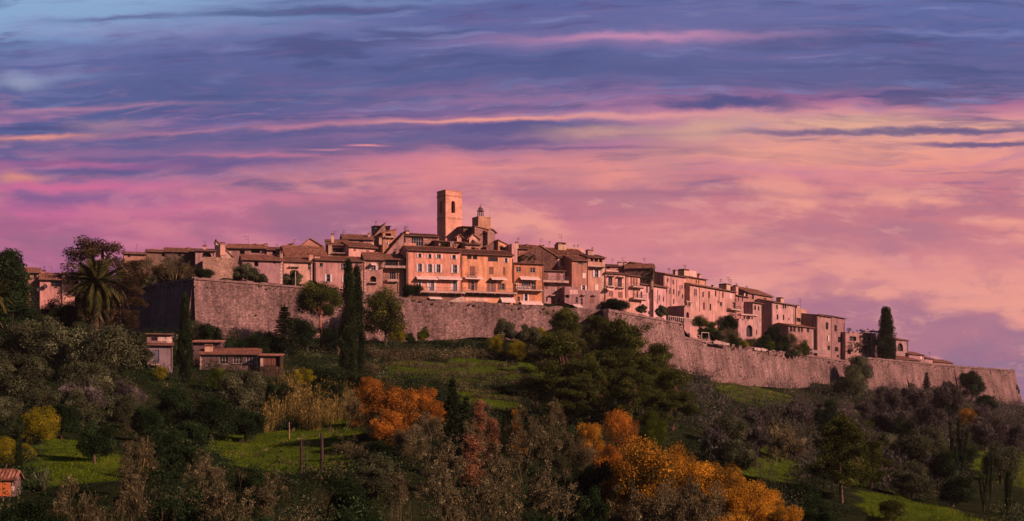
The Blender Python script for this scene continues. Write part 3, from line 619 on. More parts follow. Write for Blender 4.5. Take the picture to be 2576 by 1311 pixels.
            a, b, z0, z1 = bx(q); mb = MB(); mb.box(a, b, -.55, -.15, z0, z1); c = Vector(((a + b) / 2, -.56, (z0 + z1) / 2)); rr_ = min(b - a, z1 - z0) * .42
            mb.tube([c, c + Vector((0, -.04, 0))], rr_, 12); obj('air_conditioner', mb, 'paint', t, (.62, .55, .53))
            mb = MB(); mb.tube([c + Vector((0, -.042, 0)), c + Vector((0, -.06, 0))], rr_ * .8, 12); obj('fan_grille', mb, 'iron', t.children[-1], (.08, .07, .07))
        elif kd == 'ds':
            a, b, z0, z1 = bx(q); mb = MB(); c = Vector(((a + b) / 2, -.7, (z0 + z1) / 2)); ax = Vector((.5, -1, .35)).normalized(); rr_ = (z1 - z0) / 2
            s = ax.orthogonal().normalized(); w_ = ax.cross(s); ring = [[c - ax * (.25 * (1 - f * f)) + (s * math.cos(6.2832 * i / 16) + w_ * math.sin(6.2832 * i / 16)) * rr_ * f for i in range(16)] for f in (.05, .5, 1)]
            for r0, r1 in zip(ring, ring[1:]):
                for i in range(16): mb.quad(r0[i], r0[(i + 1) % 16], r1[(i + 1) % 16], r1[i])
            mb.tube([c - ax * .2, (c.x, -.02, c.z - .3)], .05); mb.tube([c + w_ * rr_, c + ax * .6], .02); obj('satellite_dish', mb, 'paint', t, (.045, .03, .035))
        elif kd == 'qn':
            a, b, z0, z1 = bx(q); mb = MB(); nq = int((z1 - z0) / .4)
            for i in range(nq): mb.box(a + (.0 if i % 2 else .18), b - (.0 if i % 2 else .18), -.06, -.003, z0 + (z1 - z0) * i / nq, z0 + (z1 - z0) * (i + .93) / nq)
            obj('corner_stones', mb, 'plaster', t, (.62, .47, .42))
        elif kd == 'ch':
            dy = q[4] if len(q) > 4 else 2; a, b, z0, z1 = bx(q, dy); mb = MB(); dd = max(.6, (b - a) * .8); hh = max(.25, (z1 - z0) * .2); z1 -= hh + .12
            mb.box(a, b, dy, dy + dd, z0 - 1.2, z1); cn = obj('chimney', mb, 'plaster', rt, tuple(c * rnd.uniform(.8, 1.05) for c in (.62, .40, .32)))
            mb = MB(); mb.box(a - .1, b + .1, dy - .1, dy + dd + .1, z1, z1 + .12)
            for x in (a + .06, b - .24): mb.box(x, x + .18, dy + .05, dy + dd - .05, z1 + .12, z1 + hh)
            mb.box(a - .08, b + .08, dy - .08, dy + dd + .08, z1 + hh, z1 + hh + .1); obj('chimney_cap', mb, 'tile', cn)
        elif kd == 'an':
            dy = q[3] if len(q) > 3 else 4; x, z1 = loc(q[0], q[1], dy); _, z0 = loc(q[0], q[2], dy); z1 -= zb; z0 -= zb; mb = MB(); g = .03
            mb.box(x - g, x + g, dy - g, dy + g, z0 - 1, z1); L = (z1 - z0) * .5; s = rnd.choice((-1, 1)); a = .02
            for zz, ln in ((z1 - .1, L), (z1 - .1 - (z1 - z0) * .3, L * .7)):
                x0, x1 = sorted((x - s * ln * .2, x + s * ln)); mb.box(x0, x1, dy - a, dy + a, zz - a, zz + a)
                for i in range(4): xx = x0 + (x1 - x0) * (i + .3) / 4; mb.box(xx - a * .7, xx + a * .7, dy - .5, dy + .5, zz - a * .7, zz + a * .7); mb.box(xx - a * .7, xx + a * .7, dy - a, dy + a, zz - .06, zz + .16)
            obj('antenna', mb, 'iron', rt, (.07, .05, .06))
        elif kd == 'ps':                                            # free post of a pergola or loggia
            a, b, z0, z1 = bx(q); mb = MB(); mb.box(a, b, -1.0, -1.0 + (b - a), z0, z1); obj('post', mb, 'plaster', t, (.5, .36, .32))
        elif kd == 'iv':
            a, b, z0, z1 = bx(q); IVY.append((t, a, b, z0, z1))
    return t
IVY = []
# ---- far left farm
house('farmhouse', 'pale stone farmhouse half hidden by the dark evergreen, with two small windows under the eave', 1, 196, 350, 424, 800, d=300, m=.32, dep=8, col=ROSE, mat='stone', rh=1.2, el='w 233 446 262 481; w 296 452 323 487; ch 357 402 398 430 3; an 394 372 405 3', plinth=3)
house('farmhouse', 'lower pink farmhouse wing with two dark satellite dishes and a wide brown window', 1, 350, 545, 484, 800, d=299, m=.3, dep=8, col=(0.521, 0.272, 0.244), rh=1.5, el='wd 447 500 540 552; ds 380 530 418 570; ds 320 562 356 600; an 455 375 440 4', plinth=3)
house('farmhouse', 'small gabled barn at the end of the pink farmhouse, beside the tall palm', 1, 545, 655, 490, 800, d=300, m=.3, dep=9, col=ROSE, roof='sr', rh=1.6, plinth=3)
house('house', 'little tiled house peeping above the tall feathery tree', 1, 1080, 1283, 262, 330, d=392, m=.28, dep=6, col=(.40, .22, .17), roof='shed', rh=1.2, el='w 1120 268 1142 292; an 1197 178 228 2', plinth=5)
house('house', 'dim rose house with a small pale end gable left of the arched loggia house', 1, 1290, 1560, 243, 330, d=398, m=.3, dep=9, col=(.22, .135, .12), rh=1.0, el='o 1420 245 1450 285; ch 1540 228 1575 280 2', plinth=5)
# ---- left row
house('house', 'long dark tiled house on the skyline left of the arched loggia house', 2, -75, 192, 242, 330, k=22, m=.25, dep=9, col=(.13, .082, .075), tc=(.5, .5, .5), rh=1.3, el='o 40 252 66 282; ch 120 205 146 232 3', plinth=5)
house('house', 'arched loggia house with low tiled roof standing behind the rough stone terrace', 2, 194, 372, 236, 330, k=14, m=.25, dep=7, col=(0.386, 0.224, 0.229), roof='shed', rh=1.3, el='a 252 246 335 300; ch 262 185 290 215 3; ch 412 160 456 235 2; p 352 236 358 285; an 283 150 200 3', plinth=3)
house('house', 'white gable annex leaning against the arched loggia house', 2, 373, 520, 285, 340, k=15, m=.25, dep=8, col=WHT, roof='sr', rh=4.2, plinth=3, el='pn 440 240 510 283')
house('stone_terrace', 'square block of rough stone terrace with flat top, cut by a slanting shadow', 2, 258, 545, 290, 495, k=6, m=.22, dep=7, col=STN, mat='stone', roof='flat', plinth=2)
house('house', 'long low roofed house with two dark upper openings behind the grey house', 2, 462, 815, 212, 300, k=26, m=.12, dep=9, col=(0.353, 0.197, 0.200), rh=1.4, el='o 583 232 626 266; o 682 211 760 256; ch 632 178 662 200 3; an 657 108 185 3; ch 800 170 826 196 3; an 726 168 195 4', plinth=3)
house('house', 'broken roofed house with a small dormer between low gables', 2, 820, 985, 228, 310, k=22, m=.3, dep=8, col=(0.403, 0.224, 0.222), rh=1.0, el='ch 940 196 990 300 -2; o 870 236 900 262; an 918 180 225 3', plinth=3)
house('house', 'grey plastered house with plain wall, bright corner stones and clay tile roof', 2, 602, 957, 312, 545, k=0, m=.28, dep=8, col=(0.370, 0.224, 0.229), rh=1.5, el='o 712 328 746 372; o 877 330 896 349; qn 936 320 958 540; ch 935 240 962 310 2', plinth=2)
house('house', 'cream house with a small balcony strip above the tall round shrub', 2, 959, 1221, 326, 550, k=3, m=.3, dep=8, col=(0.504, 0.286, 0.252), rh=1.4, el='w 1180 349 1203 402; bs 1020 372 1102 380; pn 1024 354 1098 370; qn 1198 350 1220 540', plinth=2)
house('house', 'pale house with one white shuttered window, partly behind the twin cypress', 3, 72, 497, 690, 960, k=2, m=.3, dep=9, col=(0.521, 0.306, 0.289), rh=1.4, el='w 111 718 141 752; s 173 819 205 883; w 300 722 336 784; s 320 826 342 886; c 478 735 492 782; p 46 690 54 900; ch 20 632 60 680 1; ch 70 648 118 690 1', plinth=4)
house('house', 'narrow rough cream house with an arched lower window right of the twin cypress', 3, 505, 668, 684, 985, k=1, m=.22, dep=9, col=(0.487, 0.286, 0.252), rh=2.1, el='s 566 742 604 781; a 556 832 611 889; bs 548 888 618 896; qn 505 700 520 980; aw 560 735 612 745; iv 640 690 690 780', plinth=3)
house('house', 'stone fronted house with a dark glazed loggia beside the large pink house', 3, 670, 862, 685, 980, k=3, m=.12, dep=9, col=STN, mat='stone', rh=1.6, el='wd 690 690 800 746; bs 664 748 866 768; w 727 795 780 864; b 705 862 800 884; p 868 690 880 940', plinth=3)
# ---- roofs behind the left row
house('house', 'gabled attic house at the skyline with two short chimneys, left of the terraced roofs', 2, 1128, 1305, 190, 300, k=34, m=.3, dep=8, col=(0.462, 0.245, 0.200), roof='front', rh=1.9, xp=.4, el='an 1216 140 200 3; o 1190 205 1215 235; ch 1340 140 1372 200 3', plinth=2)
house('house', 'house under a wide dark tile roof behind the cream house', 2, 985, 1352, 285, 300, k=14, m=.3, dep=13, col=(0.294, 0.170, 0.170), rh=3.4, el='ch 1186 258 1226 305 1; ch 1242 274 1288 305 1', plinth=3)
house('house', 'long tiled house with a pair of rusty chimneys and an aerial on the left skyline', 2, 1010, 1205, 222, 300, k=28, m=.25, dep=8, col=(0.378, 0.190, 0.163), rh=1.3, el='ch 1012 172 1036 215 3; ch 1040 168 1056 200 2; an 1058 135 185 3', plinth=2)
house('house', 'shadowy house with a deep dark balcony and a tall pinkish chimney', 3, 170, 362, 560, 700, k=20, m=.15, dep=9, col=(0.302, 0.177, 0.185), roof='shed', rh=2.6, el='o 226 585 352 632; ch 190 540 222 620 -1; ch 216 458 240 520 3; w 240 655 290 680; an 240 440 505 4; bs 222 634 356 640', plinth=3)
house('house', 'upper house with long tile roof and one window behind white roof coverings', 3, 318, 588, 505, 620, k=36, m=.22, dep=9, col=(0.420, 0.245, 0.229), rh=1.6, el='w 462 512 494 540; ch 538 452 560 505 2; an 322 430 480 3; pw 515 540 590 562', plinth=3)
house('house', 'sunlit cream house with steep gable wall and two blind windows below the skyline', 3, 370, 618, 572, 700, k=16, m=.55, dep=9, col=(0.571, 0.299, 0.266), rh=1.6, el='c 412 590 431 616; c 526 606 546 626; ch 600 600 630 640 1', plinth=4)
house('house', 'stepped orange house climbing above the neighbours, with a loggia below its roof', 3, 668, 786, 452, 600, k=42, m=.3, dep=8, col=(0.521, 0.272, 0.178), roof='sl', rh=1.0, el='o 690 456 742 482; bs 684 488 765 498; s 702 532 712 554; pw 740 530 758 552; ch 766 438 786 470 2; ch 636 488 660 520 0', plinth=4)
house('house', 'little square roof house topping the stepped orange house', 3, 603, 732, 396, 520, k=50, m=.3, dep=6, col=(0.487, 0.252, 0.207), roof='shed', rh=.5, el='o 628 410 655 424; an 602 352 392 2', plinth=4)
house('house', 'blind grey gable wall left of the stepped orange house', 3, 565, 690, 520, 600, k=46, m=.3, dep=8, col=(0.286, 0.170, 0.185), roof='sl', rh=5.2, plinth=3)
house('house', 'plain sloping gable house with ivy left of the glazed terrace house', 3, 690, 852, 652, 700, k=10, m=.3, dep=8, col=(0.395, 0.224, 0.222), roof='sl', rh=6.0, el='iv 765 590 840 640', plinth=4)
house('house', 'slim pink wall house with lean roof joined to the glazed terrace house', 3, 790, 866, 520, 640, k=24, m=.3, dep=7, col=(0.487, 0.258, 0.229), roof='sl', rh=2.6, el='an 858 400 470 3', plinth=4)
house('house', 'terrace house of rough stone with a large blue glazed opening below the bell tower', 3, 862, 1160, 478, 610, k=20, m=.3, dep=9, col=(0.504, 0.272, 0.237), mat='stone', rh=1.1, el='w 920 492 1024 568; wd 1096 524 1142 556; ch 872 430 900 475 3; an 862 395 450 4; iv 1030 545 1080 575', plinth=3)
house('terrace_wall', 'smooth pink parapet terrace in front of the blue glazed opening', 3, 858, 962, 540, 610, k=12, m=.3, dep=3, col=PINK, roof='flat', plinth=2)
house('house', 'lean to roof of weathered tiles right of the glazed terrace house', 3, 1160, 1400, 530, 620, k=14, m=.35, dep=8, col=(0.437, 0.224, 0.192), roof='shed', rh=1.2, el='ch 1290 545 1316 612 -3; o 1180 552 1240 585; o 1330 560 1360 590; ps 1252 535 1262 600; ps 1270 535 1280 600; iv 1160 540 1240 580', plinth=3)
# ---- centre row
house('house', 'large pink plastered house with three rows of white shuttered windows and a long awning', 3, 884, 1352, 604, 1030, k=0, m=.30, dep=10, col=PINK, rh=1.5, plinth=3,
      el='''s 980 636 1004 670; s 1068 640 1092 676; s 1144 642 1176 678; s 1278 648 1306 684
s 978 724 1010 794; s 1066 728 1098 800; s 1140 730 1172 802; s 1284 734 1318 806
aw 958 852 1142 870; aw 1146 856 1354 872; s 1064 880 1078 930; dw 1078 878 1116 970; dw 1286 876 1318 976; cw 1058 880 1076 968; cw 1118 880 1136 968; cw 1262 874 1284 952; cw 1320 876 1334 952; s 985 882 1000 930
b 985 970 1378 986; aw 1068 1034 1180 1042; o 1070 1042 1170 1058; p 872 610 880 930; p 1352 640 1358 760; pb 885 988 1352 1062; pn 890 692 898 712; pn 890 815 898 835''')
house('house', 'tall yellow ochre house with brown shutters, a green stain and a roofed terrace base', 4, 604, 1112, 712, 1215, k=1, m=.32, dep=10, col=YEL, rh=1.6, plinth=2,
      el='''wd 660 727 704 766; wd 715 729 758 769; wd 866 748 962 790; s 1028 757 1054 800
c 689 836 740 934; b 664 936 752 944; c 880 842 920 914; c 1016 846 1036 918
aw 628 958 700 968; aw 702 960 812 972; aw 886 966 1040 978; w 698 974 730 1074; c 672 976 696 1060; c 738 976 762 1070; dw 890 990 912 1092; c 858 984 886 1092; c 918 984 942 1092; sb 984 1004 1020 1066
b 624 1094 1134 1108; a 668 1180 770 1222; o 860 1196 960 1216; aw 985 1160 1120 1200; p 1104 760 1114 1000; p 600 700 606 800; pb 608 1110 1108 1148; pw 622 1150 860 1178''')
house('house', 'orange plastered house with small upper windows, a glass veranda and a row of fan boxes', 5, 206, 492, 362, 792, k=0, m=.34, dep=9, col=ORA, rh=1.0, roof='shed', plinth=2,
      el='''w 224 398 270 445; w 362 404 410 453; aw 252 512 446 532; w 280 534 366 586; w 374 540 418 622; b 214 624 466 636; ac 218 558 244 580; ac 218 590 246 616; ac 254 592 282 618; ac 294 594 320 620; ac 332 596 356 620
w 236 690 262 734; s 306 662 334 734; aw 260 752 472 776; p 184 310 192 570''')
house('house', 'rough stone house with two arched brown shutters above a projecting brown balcony', 5, 494, 700, 436, 800, k=1, m=.30, dep=6, col=(0.554, 0.340, 0.326), mat='stone', roof='shed', rh=.7, plinth=2,
      el='c 504 446 540 528; c 622 460 655 544; b 466 536 722 556; c 510 562 540 610; c 626 576 660 624; w 516 692 534 738; d 568 686 605 762; w 638 702 658 746; bs 550 674 618 682; p 494 450 500 790')
house('house', 'narrow house with a tall dark recess between the stone house and the ochre house', 5, 632, 772, 306, 600, k=9, m=.45, dep=7, col=(0.470, 0.245, 0.215), roof='shed', rh=.9, plinth=2, el='o 690 310 738 388; cw 640 310 656 385; c 664 312 680 385; b 672 392 742 404; o 706 452 724 520; o 732 470 765 540')
house('house', 'ochre house with a white top window and a white blind beside the shaded drain', 5, 772, 926, 330, 680, k=2, m=.45, dep=9, col=(0.437, 0.218, 0.163), rh=1.6, plinth=2, el='w 834 334 872 372; c 876 334 892 374; cw 876 458 908 510; s 872 580 900 626; p 920 330 932 620')
house('house', 'ochre corner house with an open attic loggia under the eave and one shuttered window', 5, 927, 1097, 302, 720, k=3, m=.42, dep=9, col=(0.470, 0.252, 0.207), rh=1.2, plinth=2, el='o 955 306 985 344; o 995 306 1030 348; o 1040 312 1072 352; bs 905 388 1075 402; s 996 428 1030 498; cw 1000 570 1030 626; qn 1068 400 1095 700; ch 930 226 988 275 3; an 970 205 235 4')
house('house', 'low flat roofed annex with a white panel below the ochre house', 5, 702, 834, 590, 812, k=-5, m=.3, dep=7, col=(0.386, 0.224, 0.222), roof='flat', plinth=1, el='pw 752 622 832 668; w 808 692 830 752; aw 780 786 860 800; o 706 672 748 700')
house('house', 'low grey flat roofed house of weathered plaster with two small windows above the shaded return', 5, 836, 1050, 628, 812, k=-6, m=.34, dep=8, col=(0.370, 0.218, 0.222), roof='flat', plinth=1, el='w 860 706 879 772; c 950 706 994 754; bs 866 668 900 676; bs 972 672 1006 680')
house('house', 'cream house with two tall balcony windows and bluish panels on its roof', 5, 1098, 1304, 458, 720, k=1, m=.5, dep=9, col=(0.571, 0.320, 0.289), rh=.9, plinth=3, el='wd 1130 492 1170 584; b 1112 586 1182 596; wd 1222 502 1264 596; b 1208 598 1274 606; aw 1094 618 1150 630; d 1134 634 1174 690; c 1226 642 1270 700; bs 1120 482 1182 488; bs 1212 492 1276 500; p 1296 470 1304 700; pw 1110 430 1230 444')
house('house', 'narrow house with three long shutters and two stacked balconies right of the cream house', 5, 1310, 1440, 484, 820, k=5, m=.85, dep=8, col=(0.538, 0.292, 0.259), roof='shed', rh=.8, plinth=3, el='c 1348 502 1362 580; c 1372 506 1390 586; c 1400 510 1416 588; b 1336 592 1446 604; d 1370 630 1386 702; w 1408 636 1426 706; b 1340 706 1470 722; p 1318 490 1326 690')
# ---- roofs behind the centre
house('house', 'ochre gable house with a climbing roof right of the clock turret', 4, 966, 1102, 642, 730, k=18, m=.4, dep=9, col=(0.554, 0.272, 0.200), roof='sr', rh=1.75, el='c 1012 648 1040 690; iv 985 640 1010 670', plinth=4)
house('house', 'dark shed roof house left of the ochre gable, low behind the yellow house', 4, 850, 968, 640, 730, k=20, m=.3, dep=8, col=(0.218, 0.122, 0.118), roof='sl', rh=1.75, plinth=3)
house('house', 'tall slab chimney house, a white stack standing between the yellow house and brown gable', 5, 182, 236, 168, 300, k=14, m=.4, dep=3, col=(0.605, 0.340, 0.333), roof='flat', plinth=3, el='ch 224 148 248 175 3; an 240 112 160 3')
house('house', 'low roofs with thin aerials behind the white stack', 5, 240, 470, 215, 300, k=34, m=.3, dep=8, col=(0.437, 0.224, 0.192), rh=1.4, el='an 462 120 190 3; ch 325 172 345 205 3; an 548 145 190 5; ch 610 178 636 205 3', plinth=3)
house('house', 'big dark brown stone gable house, its wall stained and overgrown at the foot', 5, 262, 634, 288, 400, k=14, m=.28, dep=12, col=BRN, mat='stone', roof='front', rh=3.0, xp=.52, el='iv 200 285 420 345; ch 470 180 500 225 2; p 480 240 486 380', plinth=3)
house('house', 'long tiled roof stepping down to the right behind the ochre houses', 5, 470, 925, 275, 320, k=17, m=.42, dep=13, col=(0.370, 0.190, 0.163), rh=2.7, el='ch 640 155 716 240 5; an 672 80 160 6; ch 722 256 738 290 1; ch 610 175 632 200 7', plinth=3)
house('house', 'pink upper storey with flat parapet rising above the long tiled roof', 5, 712, 885, 205, 300, k=26, m=.7, dep=7, col=(0.554, 0.286, 0.252), roof='flat', el='an 800 180 220 2; an 828 178 225 2', plinth=3)
house('house', 'small back house with a chimney and round roof vent left of the arcaded roof house', 5, 1100, 1290, 390, 460, k=26, m=.3, dep=7, col=(0.470, 0.238, 0.200), roof='shed', rh=1.3, el='an 1165 315 375 2; ch 1230 345 1260 385 2; an 1268 305 380 3; ch 1285 345 1315 390 3; o 1110 395 1150 415', plinth=3)
house('house', 'roof house with a row of small pale arches along its parapet on the skyline', 5, 1462, 1578, 385, 440, k=20, m=.9, dep=10, col=(0.386, 0.204, 0.192), rh=1.4, el='pw 1484 392 1492 414; pw 1500 394 1508 418; pw 1516 398 1524 422; pw 1532 402 1540 424; pw 1548 406 1556 428; an 1490 312 365 4', plinth=3)
house('stone_barn', 'dark brown stone barn wall covered in dry creeper behind the white sloping house', 5, 1292, 1575, 412, 560, k=14, m=-.12, dep=10, col=(0.210, 0.112, 0.107), mat='stone', rh=1.6, el='iv 1420 430 1575 560; ch 1555 520 1572 580 -2', plinth=4)
# ---- right row
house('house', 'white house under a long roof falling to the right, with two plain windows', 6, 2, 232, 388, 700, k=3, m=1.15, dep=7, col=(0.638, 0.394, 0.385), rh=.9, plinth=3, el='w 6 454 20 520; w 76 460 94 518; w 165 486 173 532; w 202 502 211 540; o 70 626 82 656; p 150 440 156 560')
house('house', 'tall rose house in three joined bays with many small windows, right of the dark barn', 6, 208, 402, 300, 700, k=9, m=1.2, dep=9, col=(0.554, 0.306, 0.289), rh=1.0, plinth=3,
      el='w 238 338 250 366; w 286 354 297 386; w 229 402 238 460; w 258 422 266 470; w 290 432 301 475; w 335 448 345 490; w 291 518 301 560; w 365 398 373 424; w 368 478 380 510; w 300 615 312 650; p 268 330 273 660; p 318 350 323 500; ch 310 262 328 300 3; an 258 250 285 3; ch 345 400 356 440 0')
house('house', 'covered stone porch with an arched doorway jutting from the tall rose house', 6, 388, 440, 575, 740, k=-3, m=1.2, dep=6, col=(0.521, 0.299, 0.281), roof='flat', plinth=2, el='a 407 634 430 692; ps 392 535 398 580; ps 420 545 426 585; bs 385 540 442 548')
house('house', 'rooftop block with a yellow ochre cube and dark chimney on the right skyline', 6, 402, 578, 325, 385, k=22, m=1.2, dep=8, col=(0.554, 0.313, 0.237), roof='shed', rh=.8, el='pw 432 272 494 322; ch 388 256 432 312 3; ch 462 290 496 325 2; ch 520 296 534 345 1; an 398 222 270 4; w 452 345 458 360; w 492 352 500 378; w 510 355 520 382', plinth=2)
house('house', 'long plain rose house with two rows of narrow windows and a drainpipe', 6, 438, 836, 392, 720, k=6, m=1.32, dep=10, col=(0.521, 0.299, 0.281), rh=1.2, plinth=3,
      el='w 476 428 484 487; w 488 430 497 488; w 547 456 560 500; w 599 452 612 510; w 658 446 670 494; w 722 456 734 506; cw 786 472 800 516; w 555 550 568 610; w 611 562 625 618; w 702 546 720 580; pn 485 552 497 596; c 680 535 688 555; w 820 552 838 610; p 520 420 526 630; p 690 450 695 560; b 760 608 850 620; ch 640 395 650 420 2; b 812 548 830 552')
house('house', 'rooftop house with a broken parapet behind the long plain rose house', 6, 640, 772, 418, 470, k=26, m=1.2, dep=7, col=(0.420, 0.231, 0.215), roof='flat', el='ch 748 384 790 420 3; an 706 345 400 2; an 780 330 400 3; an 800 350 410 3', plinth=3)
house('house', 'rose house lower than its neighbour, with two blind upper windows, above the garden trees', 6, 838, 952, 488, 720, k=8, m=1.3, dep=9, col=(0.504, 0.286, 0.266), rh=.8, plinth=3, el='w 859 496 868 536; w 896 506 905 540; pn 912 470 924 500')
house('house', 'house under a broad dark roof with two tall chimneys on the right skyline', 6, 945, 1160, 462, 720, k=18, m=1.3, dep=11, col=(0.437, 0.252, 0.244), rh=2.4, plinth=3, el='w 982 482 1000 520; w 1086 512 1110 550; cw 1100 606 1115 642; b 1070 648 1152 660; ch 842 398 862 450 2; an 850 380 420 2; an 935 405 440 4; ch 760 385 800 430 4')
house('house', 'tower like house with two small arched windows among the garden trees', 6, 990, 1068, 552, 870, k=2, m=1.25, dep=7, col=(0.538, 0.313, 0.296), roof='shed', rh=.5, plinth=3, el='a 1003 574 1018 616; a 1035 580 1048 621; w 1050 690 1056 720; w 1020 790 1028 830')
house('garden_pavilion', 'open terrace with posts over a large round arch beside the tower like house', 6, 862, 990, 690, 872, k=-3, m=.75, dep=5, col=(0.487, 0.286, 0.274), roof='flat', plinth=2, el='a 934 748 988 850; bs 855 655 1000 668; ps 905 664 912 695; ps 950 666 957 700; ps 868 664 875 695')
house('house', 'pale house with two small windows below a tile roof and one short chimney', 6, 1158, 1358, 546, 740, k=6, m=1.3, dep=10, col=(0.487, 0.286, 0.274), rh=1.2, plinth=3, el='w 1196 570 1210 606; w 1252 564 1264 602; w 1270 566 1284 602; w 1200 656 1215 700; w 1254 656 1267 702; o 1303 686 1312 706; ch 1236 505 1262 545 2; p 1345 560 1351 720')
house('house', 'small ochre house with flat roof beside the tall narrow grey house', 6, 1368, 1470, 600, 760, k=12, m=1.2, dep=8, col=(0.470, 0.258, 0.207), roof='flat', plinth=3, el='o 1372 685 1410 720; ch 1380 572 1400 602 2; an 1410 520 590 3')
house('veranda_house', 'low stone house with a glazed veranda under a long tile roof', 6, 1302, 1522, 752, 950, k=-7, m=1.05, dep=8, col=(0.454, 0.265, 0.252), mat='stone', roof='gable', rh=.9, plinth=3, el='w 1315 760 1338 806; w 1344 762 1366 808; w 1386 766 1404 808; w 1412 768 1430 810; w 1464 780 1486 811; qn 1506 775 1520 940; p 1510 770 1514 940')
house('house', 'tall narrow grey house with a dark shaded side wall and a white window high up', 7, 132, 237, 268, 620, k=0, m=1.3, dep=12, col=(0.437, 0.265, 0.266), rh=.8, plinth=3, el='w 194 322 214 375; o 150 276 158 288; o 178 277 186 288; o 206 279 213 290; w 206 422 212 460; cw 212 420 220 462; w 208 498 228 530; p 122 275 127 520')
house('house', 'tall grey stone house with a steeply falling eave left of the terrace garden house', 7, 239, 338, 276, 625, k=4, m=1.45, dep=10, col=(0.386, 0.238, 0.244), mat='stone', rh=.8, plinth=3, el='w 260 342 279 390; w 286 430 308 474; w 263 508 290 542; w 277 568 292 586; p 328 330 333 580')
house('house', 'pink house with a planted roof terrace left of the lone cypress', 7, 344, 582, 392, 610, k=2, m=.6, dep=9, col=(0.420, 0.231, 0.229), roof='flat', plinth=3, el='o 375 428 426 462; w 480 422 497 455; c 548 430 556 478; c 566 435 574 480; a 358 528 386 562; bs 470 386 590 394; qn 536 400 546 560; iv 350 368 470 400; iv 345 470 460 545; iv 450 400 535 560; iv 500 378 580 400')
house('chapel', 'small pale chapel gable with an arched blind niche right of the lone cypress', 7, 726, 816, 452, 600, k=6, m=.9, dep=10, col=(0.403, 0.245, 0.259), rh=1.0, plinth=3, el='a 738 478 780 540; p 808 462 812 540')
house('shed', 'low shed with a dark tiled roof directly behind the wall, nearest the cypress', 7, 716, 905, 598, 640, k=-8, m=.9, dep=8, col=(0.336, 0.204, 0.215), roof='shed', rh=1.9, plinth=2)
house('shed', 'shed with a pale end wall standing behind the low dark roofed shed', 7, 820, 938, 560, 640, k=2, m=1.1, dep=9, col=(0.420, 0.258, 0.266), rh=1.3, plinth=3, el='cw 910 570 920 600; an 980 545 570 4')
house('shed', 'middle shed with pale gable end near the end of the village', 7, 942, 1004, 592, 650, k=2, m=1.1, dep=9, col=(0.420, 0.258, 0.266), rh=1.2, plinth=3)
house('shed', 'last long low shed at the right end of the village skyline', 7, 1006, 1152, 618, 665, k=2, m=1.0, dep=8, col=(0.386, 0.238, 0.252), rh=1.2, plinth=3)

